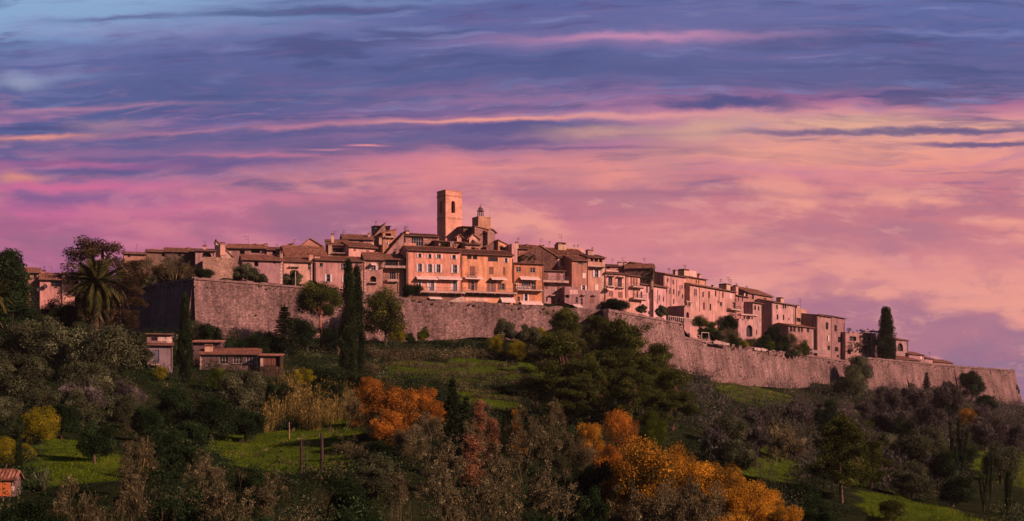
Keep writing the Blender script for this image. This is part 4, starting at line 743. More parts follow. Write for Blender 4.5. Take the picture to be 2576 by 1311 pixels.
# ---- bell tower
def bell_tower():
    d = 398; m = .70; vl, vc, vr = V(3, 1145, 100), V(3, 1220, 80), V(3, 1364, 96)
    A = P(*vc, d); u = Vector((1, m, 0)).normalized(); inn = Vector((-u.y, u.x, 0))
    def along(vx, dr):
        k = (vx - CX) / FP; return (k * A.y - A.x) / (dr.x - k * dr.y)
    W, D = along(vr[0], u), along(vl[0], inn); zt = A.z; zb = P(*V(3, 1220, 540), d).z - 6; H = zt - zb
    zz = lambda py: P(*V(3, 1220, py), d).z - zb
    t = thing('bell_tower', 'tall square bell tower of pale stone above the roofs, lit from the right', 'tower', (A.x, A.y, zb), math.atan2(u.y, u.x))
    col = (.84, .44, .32); mb = MB(); zs = zz(322); zc = zz(126)
    def face(L, fn, ops, z0, z1):
        us = sorted({0, L} | {x for o in ops for x in o[:2]}); zq = sorted({z0, z1} | {x for o in ops for x in o[2:4]})
        for i in range(len(us) - 1):
            for j in range(len(zq) - 1):
                cu, cz = (us[i] + us[i + 1]) / 2, (zq[j] + zq[j + 1]) / 2
                if not any(o[0] < cu < o[1] and o[2] < cz < o[3] for o in ops): mb.quad(fn(us[i], 0, zq[j]), fn(us[i + 1], 0, zq[j]), fn(us[i + 1], 0, zq[j + 1]), fn(us[i], 0, zq[j + 1]))
        for a, b, p, q in ops:
            e = 1.0; r = (b - a) / 2; c = (a + b) / 2
            mb.quad(fn(a, 0, p), fn(a, 0, q), fn(a, e, q), fn(a, e, p)); mb.quad(fn(b, 0, q), fn(b, 0, p), fn(b, e, p), fn(b, e, q)); mb.quad(fn(b, 0, p), fn(a, 0, p), fn(a, e, p), fn(b, e, p)); mb.quad(fn(a, 0, q), fn(b, 0, q), fn(b, e, q), fn(a, e, q))
            for i in range(10):
                x, y = math.pi * i / 10, math.pi * (i + 1) / 10
                mb.quad(fn(c + r * math.cos(x), 0, q - r + r * math.sin(x)), fn(c + r * math.cos(x), 0, q), fn(c + r * math.cos(y), 0, q), fn(c + r * math.cos(y), 0, q - r + r * math.sin(y)))
    f1 = lambda a, y, z: (a, y, z); f2 = lambda a, y, z: (y, D - a, z); f3 = lambda a, y, z: (W - a, D - y, z); f4 = lambda a, y, z: (W - y, a, z)
    w1 = W * .23; op = lambda L: [(L * .5 - w1 / 2 - W * .04, L * .5 + w1 / 2 - W * .04, zz(272), zz(166))]
    for L, fn in ((W, f1), (D, f2), (W, f3), (D, f4)):
        face(L, fn, [], 0, zs); face(L, fn, op(L), zs, H)
    mb.quad((0, 0, H - .8), (W, 0, H - .8), (W, D, H - .8), (0, D, H - .8))
    obj('shaft', mb, 'tower_stone', t, col)
    mb = MB()
    for z, o, h in ((zs, .12, .3), (zc, .14, .35), (H, .1, .25)):
        mb.box(-o, W + o, -o, -.003, z, z + h); mb.box(-o, W + o, D + .003, D + o, z, z + h); mb.box(-o, -.003, -.003, D + .003, z, z + h); mb.box(W + .003, W + o, -.003, D + .003, z, z + h)
    mb.box(0, W, .002, .5, H + .002, H + .25); mb.box(0, W, D - .5, D, H + .002, H + .25); mb.box(0, .5, .5, D - .5, H + .002, H + .25); mb.box(W - .5, W, .5, D - .5, H + .002, H + .25)
    obj('string_course', mb, 'stone', t, tuple(c * .85 for c in col))
    c = Vector((W * .46, D * .5, 0)); zt_ = zz(185); mb = MB(); prof = [(.05, 0), (.35, -.1), (.42, -.5), (.55, -1.1), (.8, -1.5), (.82, -1.6)]
    rings = [[(c.x + r * math.cos(6.2832 * i / 14), c.y + r * math.sin(6.2832 * i / 14), zt_ + z) for i in range(14)] for r, z in prof]
    for a, b in zip(rings, rings[1:]):
        for i in range(14): mb.quad(a[i], b[i], b[(i + 1) % 14], a[(i + 1) % 14])
    mb.box(c.x - 1.6, c.x + 1.6, c.y - .12, c.y + .12, zt_ + .02, zt_ + .3); mb.box(c.x - .1, c.x + .1, .5, D - .5, zt_ + .32, zt_ + .5); obj('bell', mb, 'iron', t, (.16, .11, .07))
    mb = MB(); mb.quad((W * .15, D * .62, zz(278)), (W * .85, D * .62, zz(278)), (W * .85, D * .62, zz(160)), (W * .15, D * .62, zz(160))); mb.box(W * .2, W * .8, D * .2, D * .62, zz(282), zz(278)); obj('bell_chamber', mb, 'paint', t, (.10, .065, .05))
MAT['tower_stone'] = m_stone('tower_stone', 5.0, .85, 1.1)
bell_tower()
def clock_turret():
    d = 415; m = .55; A = P(*V(3, 1507, 312), d); u = Vector((1, m, 0)).normalized(); inn = Vector((-u.y, u.x, 0))
    al = lambda vx, dr: ((vx - CX) / FP * A.y - A.x) / (dr.x - (vx - CX) / FP * dr.y)
    W, D = al(V(3, 1616, 0)[0], u), al(V(3, 1453, 0)[0], inn); zb = P(*V(3, 1507, 470), d).z - 8; H = A.z - zb
    t = thing('clock_turret', 'squat brown plastered turret crowned by an open iron bell cage', 'tower', (A.x, A.y, zb), math.atan2(u.y, u.x))
    mb = MB(); mb.box(0, W, 0, D, 0, H); obj('shaft', mb, 'plaster', t, (.46, .26, .17))
    mb = MB(); mb.box(-.08, W + .08, -.08, D + .08, H - .001, H + .2); mb.box(-.05, W + .05, -.05, -.002, H - 1.0, H - .8); obj('parapet', mb, 'plaster', t, (.52, .32, .22))
    c = Vector((W * .42, D * .5, H + .2)); q = lambda py: (HZ - V(3, 0, py)[1]) / FP * d - zb; g = MB(); r = al(V(3, 1555, 0)[0], u) - al(V(3, 1507, 0)[0], u); r *= .5; zt = q(252)
    for i in range(8):
        a = 6.2832 * i / 8; x, y = c.x + r * math.cos(a), c.y + r * math.sin(a); g.tube([(x, y, H + .2), (x, y, zt)], .07, 5)
        g.tube([(x, y, zt), (c.x + r * .75 * math.cos(a), c.y + r * .75 * math.sin(a), zt + .8), (c.x + r * .2 * math.cos(a), c.y + r * .2 * math.sin(a), q(218))], .06, 5)
        g.tube([(x, y, zt), (c.x + r * 1.4 * math.cos(a), c.y + r * 1.4 * math.sin(a), zt + .1)], .05, 4)
    for z in (H + .9, (H + zt) / 2 + .3, zt):
        g.tube([(c.x + r * math.cos(6.2832 * i / 16), c.y + r * math.sin(6.2832 * i / 16), z) for i in range(17)], .06, 4)
    g.tube([(c.x, c.y, q(222)), (c.x, c.y, q(180))], [.1, .03], 5); g.box(c.x - .5, c.x + .5, c.y - .03, c.y + .03, q(196), q(196) + .08)
    obj('bell_cage', g, 'iron', t, (.09, .06, .07))
    mb = MB(); z0 = q(258)
    rings = [[(c.x + rr * math.cos(6.2832 * i / 14), c.y + rr * math.sin(6.2832 * i / 14), z) for i in range(14)] for rr, z in ((r * .85, z0), (r * .8, z0 + .3), (r * .55, z0 + .9), (r * .3, z0 + 1.5), (.05, z0 + 1.7))]
    for a, b in zip(rings, rings[1:]):
        for i in range(14): mb.quad(a[i], a[(i + 1) % 14], b[(i + 1) % 14], b[i])
    obj('bell', mb, 'iron', t, (.10, .07, .07))
    rod = MB()
    for x in (.15, W - .15): rod.tube([(x, .15, H), (x, .15, H + 3.2)], [.05, .02], 4)
    obj('lightning_rod', rod, 'iron', t, (.1, .07, .07))
clock_turret()
house('house', 'dark tiled stone house at the left foot of the brown turret', 3, 1376, 1512, 402, 540, k=28, m=.35, dep=8, col=(0.252, 0.136, 0.133), mat='stone', roof='shed', rh=.8, el='o 1400 440 1418 460; w 1440 450 1456 468', plinth=4)
house('house', 'rough sunlit stone house with one square dark opening below the brown turret', 4, 735, 860, 470, 640, k=24, m=.4, dep=8, col=(0.538, 0.299, 0.259), mat='stone', roof='sr', rh=.7, el='o 812 488 848 524', plinth=4)
house('house', 'rough stone house with a flaring tile eave right of the square opening', 4, 862, 934, 494, 640, k=22, m=.4, dep=7, col=(0.538, 0.299, 0.259), mat='stone', roof='front', rh=.7, plinth=4)
house('house', 'white gable with small arched hollows in front of the stone houses under the turret', 4, 682, 768, 560, 660, k=16, m=.35, dep=6, col=(0.588, 0.326, 0.296), roof='front', rh=1.0, xp=.45, el='a 705 575 722 592; iv 700 590 760 640', plinth=3)
house('house', 'tiny gabled pinnacle house leaning on the foot of the bell tower', 4, 562, 604, 545, 590, k=18, m=.35, dep=3, col=(0.554, 0.299, 0.259), roof='front', rh=.55, el='o 572 550 586 562', plinth=2)
house('house', 'stack of broken stone terraces between the white gable and the yellow house roof', 4, 640, 790, 620, 700, k=10, m=.35, dep=6, col=(0.487, 0.265, 0.229), mat='stone', roof='shed', rh=1.0, el='ch 745 655 775 700 -2; ch 528 630 555 690 -3; o 700 650 735 685; o 610 645 650 690; ch 640 655 655 700 0', plinth=3)
# ---- below the ramparts; half shade put into the dark cottage and cabin colours
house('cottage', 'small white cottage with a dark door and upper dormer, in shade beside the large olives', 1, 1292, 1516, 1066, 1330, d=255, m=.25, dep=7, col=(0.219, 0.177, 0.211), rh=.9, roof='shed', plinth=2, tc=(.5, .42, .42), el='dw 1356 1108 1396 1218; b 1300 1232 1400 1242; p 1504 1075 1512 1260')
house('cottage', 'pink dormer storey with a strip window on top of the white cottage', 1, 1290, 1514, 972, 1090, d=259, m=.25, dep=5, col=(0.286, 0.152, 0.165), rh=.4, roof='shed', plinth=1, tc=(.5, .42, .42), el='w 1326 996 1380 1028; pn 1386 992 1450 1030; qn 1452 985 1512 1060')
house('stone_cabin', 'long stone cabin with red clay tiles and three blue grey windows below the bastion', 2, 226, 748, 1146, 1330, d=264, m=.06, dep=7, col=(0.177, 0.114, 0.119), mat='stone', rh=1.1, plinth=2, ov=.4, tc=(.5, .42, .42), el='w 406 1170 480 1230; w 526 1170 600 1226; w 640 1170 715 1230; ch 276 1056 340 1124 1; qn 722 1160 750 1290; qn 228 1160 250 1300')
house('garden_hut', 'open wooden lean to with upright slats attached right of the stone cabin', 2, 758, 942, 1160, 1300, d=263, m=.06, dep=5, col=(.055, .034, .022), mat='paint', roof='shed', rh=.5, plinth=1, el='pn 764 1168 790 1250; c 792 1170 820 1240; c 826 1170 856 1240; c 862 1170 895 1240; o 900 1170 935 1255')
house('stone_hut', 'grey stone wall of a hut behind the chimney of the stone cabin', 2, 165, 420, 1042, 1120, d=274, m=.06, dep=5, col=(0.177, 0.114, 0.124), mat='stone', roof='shed', rh=.6, plinth=2)
house('garden_hut', 'small garden hut with orange wooden door and clay tiles at the bottom left corner', 8, -60, 96, 1036, 1160, d=128, m=.12, dep=2.4, col=(0.239, 0.160, 0.151), mat='stone', rh=.55, plinth=1, ov=.35, el='co -40 1050 70 1148; qn 72 1045 96 1150')
# ---- garden pieces on the right wall
def white_frame():
    t = thing('garden_bench', 'white wooden garden frame with a bench standing on the wall top by the trees', 'garden frame', P(*V(6, 455, 868), 397), R(30))
    k = 397 / FP / 2.341 / 1.49126; mb = MB(); W1, H1 = 85 * k * 1.05, 36 * k
    mb.box(0, W1, -.1, .1, H1 - .15, H1); mb.box(0, .2, -.1, .1, 0, H1 - .15); mb.box(W1 - .2, W1, -.1, .1, 0, H1 - .15); mb.box(-.3, W1, -.35, .3, -.25, 0); obj('bench_frame', mb, 'paint', t, (.42, .31, .28))
    mb = MB(); x0 = W1 + .5; W2, H2 = 80 * k * 1.05, 62 * k
    mb.box(x0, x0 + W2, -.1, .1, H2 - .16, H2); mb.box(x0, x0 + .16, -.1, .1, -.6, H2 - .16); mb.box(x0 + W2 - .16, x0 + W2, -.1, .1, -.6, H2 - .16); mb.box(x0 - .1, x0 + W2 + .1, -.3, .3, -.75, -.6); obj('arch_frame', mb, 'paint', t, (.42, .31, .28))
white_frame()
low_wall('low crumbling parapet along the garden right of the white frame', [V(6, 640, 885) + (400,), V(6, 780, 905) + (408,)], .8, (.5, .38, .35))
low_wall('white garden edging wall behind the wall top, below the purple tree', [V(6, 1000, 945) + (425,), V(6, 1145, 962) + (436,)], .8, (.62, .48, .45))
low_wall('ruined pale garden wall with gaps in front of the veranda house', [V(6, 1478, 962) + (455,), V(6, 1620, 975) + (468,)], 1.0, (.36, .27, .26))
low_wall('broken stone parapet ruin at the foot of the pink house', [V(4, 470, 1180) + (352,), V(4, 560, 1145) + (355,), V(4, 618, 1135) + (357,)], 2.0, (.55, .42, .37))
def balustrade():
    t = thing('balustrade', 'white balustrade along the terrace above the bastion flank', 'balustrade', P(*V(6, 245, 700), 392), math.atan(1.2)); n = 12; mb = MB(); L = 12.5
    for i in range(n): x = L * i / n; mb.box(x, x + .18, -.1, .1, 0, .95)
    mb.box(-.1, L, -.14, .14, .95, 1.1); obj('rail', mb, 'plaster', t, (.62, .48, .44))
balustrade()
def post(label, vx, vy0, vy1, d, r=.16, c=(.05, .035, .03)):
    b = P(vx, vy1, d); mb = MB(); h = (vy1 - vy0) / FP * d; mb.tube([(0, 0, -1), (.03, 0, h * .5), (0, .02, h)], [r, r * .92, r * .8], 8)
    o = obj('wooden_post', mb, 'bark', None, c); o.location = b; tag(o, label, 'post')
post('thin dark post standing beside a bare sapling on the lower meadow', 757, 1106, 1188, 152)
post('thicker dark post, taller than its neighbour, on the lower meadow', 809, 1090, 1190, 150, .2)
post('pale stake leaning at the top edge of the lower meadow', 727, 1062, 1098, 205, .08, (.3, .22, .15))
post('slim white mast in front of the tall round shrub on the rampart', *((V(2, 1071, 420)[0], V(2, 1071, 420)[1], V(2, 1071, 540)[1])), 334, .1, (.5, .4, .36))
# ------------------------------------------------------------------ plants
NR = np.random.default_rng(11)
def leaves(clumps, n, size, rng, inner=.3, up=.25, long=1.5, out=.6, sprig=0):
    """clumps (x,y,z,rx,ry,rz): small leaf faces spread through each clump; returns verts, faces, tints"""
    c = np.asarray(clumps, float); w = (c[:, 3] * c[:, 5]) ** 1.0; w /= w.sum(); k = rng.choice(len(c), n, p=w); q = c[k]
    d = rng.normal(size=(n, 3)); d /= np.linalg.norm(d, axis=1)[:, None]
    r = np.where(rng.random(n) < inner, rng.random(n) ** .5 * .75, rng.normal(.93, .13, n))
    p = q[:, :3] + d * q[:, 3:6] * r[:, None]
    nrm = d * out + rng.normal(size=(n, 3)) * (1 - out) + np.array([0, 0, up]); nrm /= np.linalg.norm(nrm, axis=1)[:, None]
    a = np.cross(nrm, rng.normal(size=(n, 3))); 
    if sprig: a = a * (1 - sprig) + np.array([0, 0, 1.0]) * sprig
    a /= np.linalg.norm(a, axis=1)[:, None]; b = np.cross(nrm, a); b /= np.linalg.norm(b, axis=1)[:, None] + 1e-9
    s = size * rng.uniform(.55, 1.35, n)[:, None]; a = a * s * long * .5; b = b * s * .5
    v = np.stack([p - a, p + b * .9 - a * .1, p + a, p - b * .9 + a * .1], 1).reshape(-1, 3); f = np.arange(4 * n).reshape(n, 4)
    tc = rng.normal(.5, .17, len(c)); t = np.clip(tc[k] + rng.normal(0, .1, n), 0, 1)
    return v, f, t
def dome(rng, n, C, Rr, cr, shell=.72, lowcut=-.35):
    o = []
    while len(o) < n:
        d = rng.normal(size=3); d /= np.linalg.norm(d)
        if d[2] < lowcut: continue
        s = shell * (rng.random() ** .35 if rng.random() < .8 else rng.random()); r = cr * rng.uniform(.65, 1.3)
        o.append((C[0] + d[0] * Rr[0] * s, C[1] + d[1] * Rr[1] * s, C[2] + d[2] * Rr[2] * s, r, r, r * .8))
    return o
def limbs(mb, base, top, r, targets, rng, n=7, bend=.3):
    b, t = Vector(base), Vector(top); mid = b.lerp(t, .5) + Vector((rng.normal() * bend, rng.normal() * bend, 0))
    mb.tube([b, mid, t], [r, r * .75, r * .45], 7)
    for i in range(n):
        q = Vector(targets[int(rng.integers(len(targets)))][:3]); s = mid.lerp(t, rng.random()); m2 = s.lerp(q, .5) + Vector((0, 0, (q - s).length * .12))
        mb.tube([s, m2, q], [r * .38, r * .25, r * .07], 5)
def twigs(rng, H, Wd, n0=5, depth=4, r0=.12, spread=.55, upw=.5, stems=1, split=(2, 4)):
    """bare branching: tapered three sided sticks as arrays"""
    v, f, t = [], [], []
    def stick(a, b, ra, rb, tn):
        d = (b - a); u = d.orthogonal().normalized(); w = d.cross(u).normalized(); i0 = len(v)
        for p, r in ((a, ra), (b, rb)):
            for k in range(3): v.append(tuple(p + (u * math.cos(2.094 * k) + w * math.sin(2.094 * k)) * r))
        for k in range(3): f.append((i0 + k, i0 + (k + 1) % 3, i0 + 3 + (k + 1) % 3, i0 + 3 + k)); t.append(tn)
    tips = []
    def grow(p, d, L, r, lv):
        tn = float(np.clip(rng.normal(.5, .2), 0, 1)); e = p + d * L * .5 + Vector(rng.normal(size=3)) * L * .06; q = e + (d + Vector(rng.normal(size=3)) * .15).normalized() * L * .5
        stick(p, e, r, r * .8, tn); stick(e, q, r * .8, r * .55, tn)
        if lv == 0: tips.append(q); return
        for _ in range(int(rng.integers(split[0], split[1] + 1))):
            nd = (d + Vector(rng.normal(size=3)) * spread + Vector((0, 0, upw * .4))).normalized(); grow(e.lerp(q, rng.uniform(.2, 1)), nd, L * rng.uniform(.55, .85), max(r * .52, .012), lv - 1)
    for s in range(stems):
        o = Vector((rng.normal() * .25 * (stems > 1), rng.normal() * .25 * (stems > 1), -.3))
        for _ in range(n0 if stems == 1 else max(1, n0 // stems)):
            d = Vector((rng.normal() * spread, rng.normal() * spread, 1)).normalized(); grow(o, d, H * .34, r0, depth)
    v = np.array(v); f = np.array(f)
    sx = Wd / 2 / max(1e-3, np.quantile(np.hypot(v[:, 0], v[:, 1]), .985)); sz = H / max(1e-3, np.quantile(v[:, 2], .995)); v[:, :2] *= sx; v[:, 2] *= sz
    return v, f, np.array(t), [Vector((q.x * sx, q.y * sx, q.z * sz)) for q in tips]
def merge(*parts):
    V_, F_, T_, o = [], [], [], 0
    for v, f, t in parts: V_.append(v); F_.append(np.asarray(f) + o); T_.append(t); o += len(v)
    return np.concatenate(V_), np.concatenate(F_), np.concatenate(T_)
PROTO = {}
def proto(kind, i):
    """-> list of (part name, mesh, colour), height, width"""
    if (kind, i) in PROTO: return PROTO[kind, i]
    rng = np.random.default_rng(sum(map(ord, kind)) * 31 + i * 7); mb = MB(); bark = (.10, .075, .055); parts = []; lm = kind
    if kind in ('olive', 'dark', 'green', 'orange', 'gold', 'pink', 'yellow', 'brownleaf'):
        H, Wd = 8., 8.; n = {'olive': 34, 'dark': 26, 'green': 30, 'orange': 44, 'gold': 52, 'pink': 30, 'yellow': 36, 'brownleaf': 30}[kind]
        cl = dome(rng, int(n * 1.35), (0, 0, 4.0), (4, 4, 3.9), 1.1 if kind != 'gold' else .9, .76, -.95)
        for q in range(3):
            a = rng.uniform(0, 6.28); cl += dome(rng, 7, (2.1 * math.cos(a), 2.1 * math.sin(a), 3.6 + rng.uniform(-1.6, 1.8)), (1.9, 1.9, 1.6), .75, .8, -.8)
        N = {'olive': 26000, 'dark': 20000, 'green': 22000, 'orange': 26000, 'gold': 30000, 'pink': 12000, 'yellow': 20000, 'brownleaf': 16000}[kind]; sz = {'olive': .13, 'dark': .16, 'green': .14, 'orange': .125, 'gold': .11, 'pink': .12, 'yellow': .13, 'brownleaf': .12}[kind]
        lf = leaves(cl, N, sz, rng, long=1.9 if kind == 'olive' else 1.4, out=.5); limbs(mb, (0, 0, -1), (0, 0, 3.6), .3, cl, rng, 12)
        lm = {'brownleaf': 'brown'}.get(kind, kind)
    elif kind == 'shrub':
        H, Wd = 3., 3.4; cl = dome(rng, 20, (0, 0, 1.4), (1.7, 1.7, 1.5), .55, .72, -.9); lf = leaves(cl, 11000, .095, rng); limbs(mb, (0, 0, -.6), (0, 0, 1.2), .1, cl, rng, 8, .1); lm = 'dark'
    elif kind == 'oliveshrub':
        H, Wd = 3., 3.4; cl = dome(rng, 22, (0, 0, 1.4), (1.7, 1.7, 1.5), .5, .74, -.9); lf = leaves(cl, 12000, .08, rng, sprig=.4, long=2.4); limbs(mb, (0, 0, -.6), (0, 0, 1.2), .1, cl, rng, 8, .1); lm = 'olive'
    elif kind == 'cypress':
        H, Wd = 14., 2.6; cl = []
        for k in range(120):
            z = .4 + 13.3 * (k / 120) ** 1.05; s = z / 14; w = 1.15 * min(1, .55 + s * 2.2) * (1 - max(0, s - .35) / .65) ** .62 + .1; a = rng.uniform(0, 6.28); rr = w * rng.uniform(.3, .82)
            cl.append((rr * math.cos(a), rr * math.sin(a), z, .34 + .16 * w, .34 + .16 * w, .9))
        lf = leaves(cl, 30000, .09, rng, inner=.2, long=2.6, sprig=.7, out=.6); mb.tube([(0, 0, -1), (0, 0, 8), (0, 0, 13)], [.22, .14, .04], 6)
    elif kind == 'fir':
        H, Wd = 12., 6.; cl = []
        for z in np.arange(.8, 11.8, .55):
            w = 3.0 * (1 - z / 12.2) ** .85; nb = int(5 + w * 3)
            for k in range(nb):
                a = 6.2832 * (k + rng.random()) / nb; L = w * rng.uniform(.7, 1.1)
                for s in (.35, .68, 1.0): cl.append((L * s * math.cos(a), L * s * math.sin(a), z - L * s * .22 + rng.normal() * .08, .42 * (1.25 - s * .6), .42 * (1.25 - s * .6), .16))
        cl.append((0, 0, 11.7, .12, .12, .5)); lf = leaves(cl, 26000, .12, rng, inner=.3, up=.6, long=2.2, out=.2); mb.tube([(0, 0, -1), (0, 0, 6), (0, 0, 11.8)], [.25, .16, .04], 7); lm = 'cypress'
    elif kind in ('pine', 'russet'):
        H, Wd = 14., 12.; cl = []; ends = []
        for k in range(46):
            s = rng.random() ** .8; z = 3.2 + 10.2 * s; w = 5.6 * (1 - max(0, s - .25) / .75) ** .55 * min(1, .55 + s * 2); a = rng.uniform(0, 6.28); rr = w * rng.uniform(.35, .95)
            cx, cy = rr * math.cos(a), rr * math.sin(a); ends.append((cx, cy, z)); cl += [(cx + rng.normal() * .8, cy + rng.normal() * .8, z + rng.normal() * .45, rng.uniform(.8, 1.5), rng.uniform(.8, 1.5), rng.uniform(.5, .95)) for _ in range(4)]
        lf = leaves(cl, 52000 if kind == 'pine' else 20000, .13, rng, inner=.35, up=.5, long=2.6, out=.4, sprig=.3); limbs(mb, (0, 0, -1), (.4, .2, 12.5), .34, ends, rng, 30, .5); lm = kind; bark = (.13, .075, .055)
    elif kind == 'umbrella':
        H, Wd = 12., 9.; cl = []; ends = []
        for k in range(34):
            a = rng.uniform(0, 6.28); rr = 4.0 * math.sqrt(rng.random()); z = 7.4 + 4.0 * (1 - (rr / 4.6) ** 2) * rng.uniform(.45, 1) + rng.normal() * .4 - (1.2 if rng.random() < .3 else 0)
            ends.append((rr * math.cos(a), rr * math.sin(a), z)); cl += [(rr * math.cos(a) + rng.normal() * .4, rr * math.sin(a) + rng.normal() * .4, z + rng.normal() * .2, 1.1, 1.1, .8) for _ in range(3)]
        lf = leaves(cl, 30000, .12, rng, up=.6, long=2.2, out=.4); mb.tube([(0, 0, -1), (-.25, 0, 3), (.15, .1, 6), (0, 0, 9)], [.3, .27, .22, .14], 8)
        for q in ends[::2]: mb.tube([(.1, .08, rng.uniform(5.2, 8.5)), (q[0] * .5, q[1] * .5, q[2] - 1.2), q], [.13, .09, .03], 5)
        lm = 'pine'; bark = (.26, .12, .075)
    elif kind == 'feathery':
        H, Wd = 16., 12.; cl = []; ends = []
        for k in range(30):
            s = rng.random(); z = 2 + 13.4 * s; w = 6.4 * (1 - s) ** .5 * min(1, .5 + 1.5 * s) + .5; a = rng.uniform(0, 6.28); rr = w * rng.uniform(.3, 1); q = (rr * math.cos(a), rr * math.sin(a), z); ends.append(q)
            cl += [(q[0] + rng.normal() * .7, q[1] + rng.normal() * .7, q[2] + rng.normal() * .5, 1.0, 1.0, .7) for _ in range(4)]
        lf = leaves(cl, 30000, .14, rng, out=.4, up=.4, long=1.9); limbs(mb, (0, 0, -1), (0, 0, 14), .36, ends, rng, 26, .5); lm = 'russet'
    elif kind in ('bare', 'tan', 'coppice'):
        H, Wd = 7., 6.5; v, f, t, tips = twigs(rng, H, Wd, 6, 5 if kind != 'coppice' else 4, .10, .5 if kind != 'coppice' else .3, .6, 1 if kind == 'bare' else 4, (2, 3))
        lf = (v, f, t); lm = 'mauve' if kind == 'bare' else 'brown'
        if kind != 'coppice':
            pts = np.array([tuple(q) for q in tips]); cl = np.c_[pts, np.full((len(pts), 3), .28)]; lf = merge(lf, leaves(cl, 7000 if kind == 'tan' else 3000, .085, rng, inner=.5, out=.1, long=2.2, sprig=.5))
        mb.tube([(0, 0, -1), (0, 0, .8)], [.16, .12], 6)
    elif kind == 'thicket':
        H, Wd = 6., 6.5; v, f, t, tips = twigs(rng, H, Wd, 9, 4, .09, .5, .5, 6, (2, 3)); cl = dome(rng, 40, (0, 0, 2.8), (3.2, 3.2, 3.0), .8, .78, -.9)
        lf = merge((v, f, t), leaves(cl, 15000, .075, rng, inner=.45, out=.1, up=0, long=5.0, sprig=.5)); mb.tube([(0, 0, -1), (0, 0, .8)], [.16, .12], 6); lm = 'mauve'
    elif kind == 'stemtree':
        H, Wd = 9., 3.; v, f, t, tips = twigs(rng, H, Wd, 3, 4, .11, .28, .9, 3, (2, 3)); lf = (v, f, t); lm = 'mauve'; mb.tube([(0, 0, -1), (0, 0, .5)], [.16, .12], 6)
    elif kind == 'poplar':
        H, Wd = 9., 3.; cl = [(rng.normal() * .6 * (1 - k / 60), rng.normal() * .6 * (1 - k / 60), 1.2 + 7.4 * k / 44, .55, .55, .7) for k in range(44)]
        lf = leaves(cl, 9000, .11, rng, inner=.5, out=.3); limbs(mb, (0, 0, -1), (0, 0, 7), .14, cl, rng, 14, .1); lm = 'pink'
    elif kind == 'ivy_trunk':
        H, Wd = 8., 3.; cl = []; brs = [[(0, 0, -1), (.1, 0, 3), (-.7, .2, 5.5), (-1.0, .2, 8)], [(0.05, 0, 2), (.8, -.1, 4.2), (1.2, 0, 6.8)], [(-.3, .1, 4.2), (-.1, -.5, 6.6)]]
        for b in brs:
            mb.tube(b, [.22, .18, .12, .05][:len(b)], 6)
            for p, q in zip(b, b[1:]):
                for s in np.linspace(0, 1, 7): cl.append(tuple(np.array(p) * (1 - s) + np.array(q) * s) + (.42 * rng.uniform(.6, 1.3),) * 2 + (.5,))
        lf = leaves(cl, 10000, .1, rng); lm = 'dark'
    elif kind == 'agave':
        H, Wd = 2., 3.; v, f, t = [], [], []
        for k in range(46):
            a = rng.uniform(0, 6.28); el = rng.uniform(.15, 1.35); L = rng.uniform(1.3, 2); d = np.array([math.cos(a) * math.cos(el), math.sin(a) * math.cos(el), math.sin(el)]); s = np.array([-math.sin(a), math.cos(a), 0]); i0 = len(v)
            for q, w in ((0, .09), (.45, .13), (1, .008)): c = d * L * q + np.array([0, 0, -.25 * q * q * (1 - el)]); v += [c - s * w, c + s * w + np.array([0, 0, .0])]
            f += [(i0, i0 + 1, i0 + 3, i0 + 2), (i0 + 2, i0 + 3, i0 + 5, i0 + 4)]; t += [rng.uniform(.3, 1)] * 2
        lf = (np.array(v), np.array(f), np.array(t)); mb.tube([(0, 0, -.4), (0, 0, .2)], .15, 6); lm = 'olive'
    v, f, t = lf; me = np_mesh('crown', v, f, t); me.materials.append(MAT[lm]); tr = mb.mesh('trunk'); tr.materials.append(MAT['bark'])
    PROTO[kind, i] = (me, tr, bark, H, Wd); return PROTO[kind, i]
def rampart_front(x, y):
    """true where the point lies in front of the rampart foot"""
    lx = np.array([-200, -112, -100, -74, -50, -25, 0, 22, 24, 30, 48, 62, 98, 118, 140, 180, 215]); ly = np.array([296, 320, 312, 311, 321, 335, 342, 350, 338, 345, 378, 395, 436, 464, 486, 540, 590.]); return y < np.interp(x, lx, ly)
NAMES = dict(olive='olive_tree', dark='evergreen_tree', green='leafy_tree', orange='autumn_tree', gold='autumn_tree', pink='autumn_tree', yellow='mimosa_tree', brownleaf='dry_tree', shrub='shrub', oliveshrub='shrub', cypress='cypress_tree', fir='fir_tree', pine='pine_tree', russet='pine_tree', umbrella='pine_tree',
             feathery='feathery_tree', bare='bare_tree', tan='bare_tree', thicket='bare_thicket', coppice='bare_bush', stemtree='bare_tree', poplar='autumn_tree', ivy_trunk='ivy_tree', agave='agave_plant')
CNT = {}
ASP = dict(olive=.95, dark=.95, green=1, orange=.95, gold=1.1, pink=1.2, yellow=1, brownleaf=.95, tan=1.1, thicket=.95, coppice=1.1, shrub=.9, oliveshrub=.9, pine=1.1)
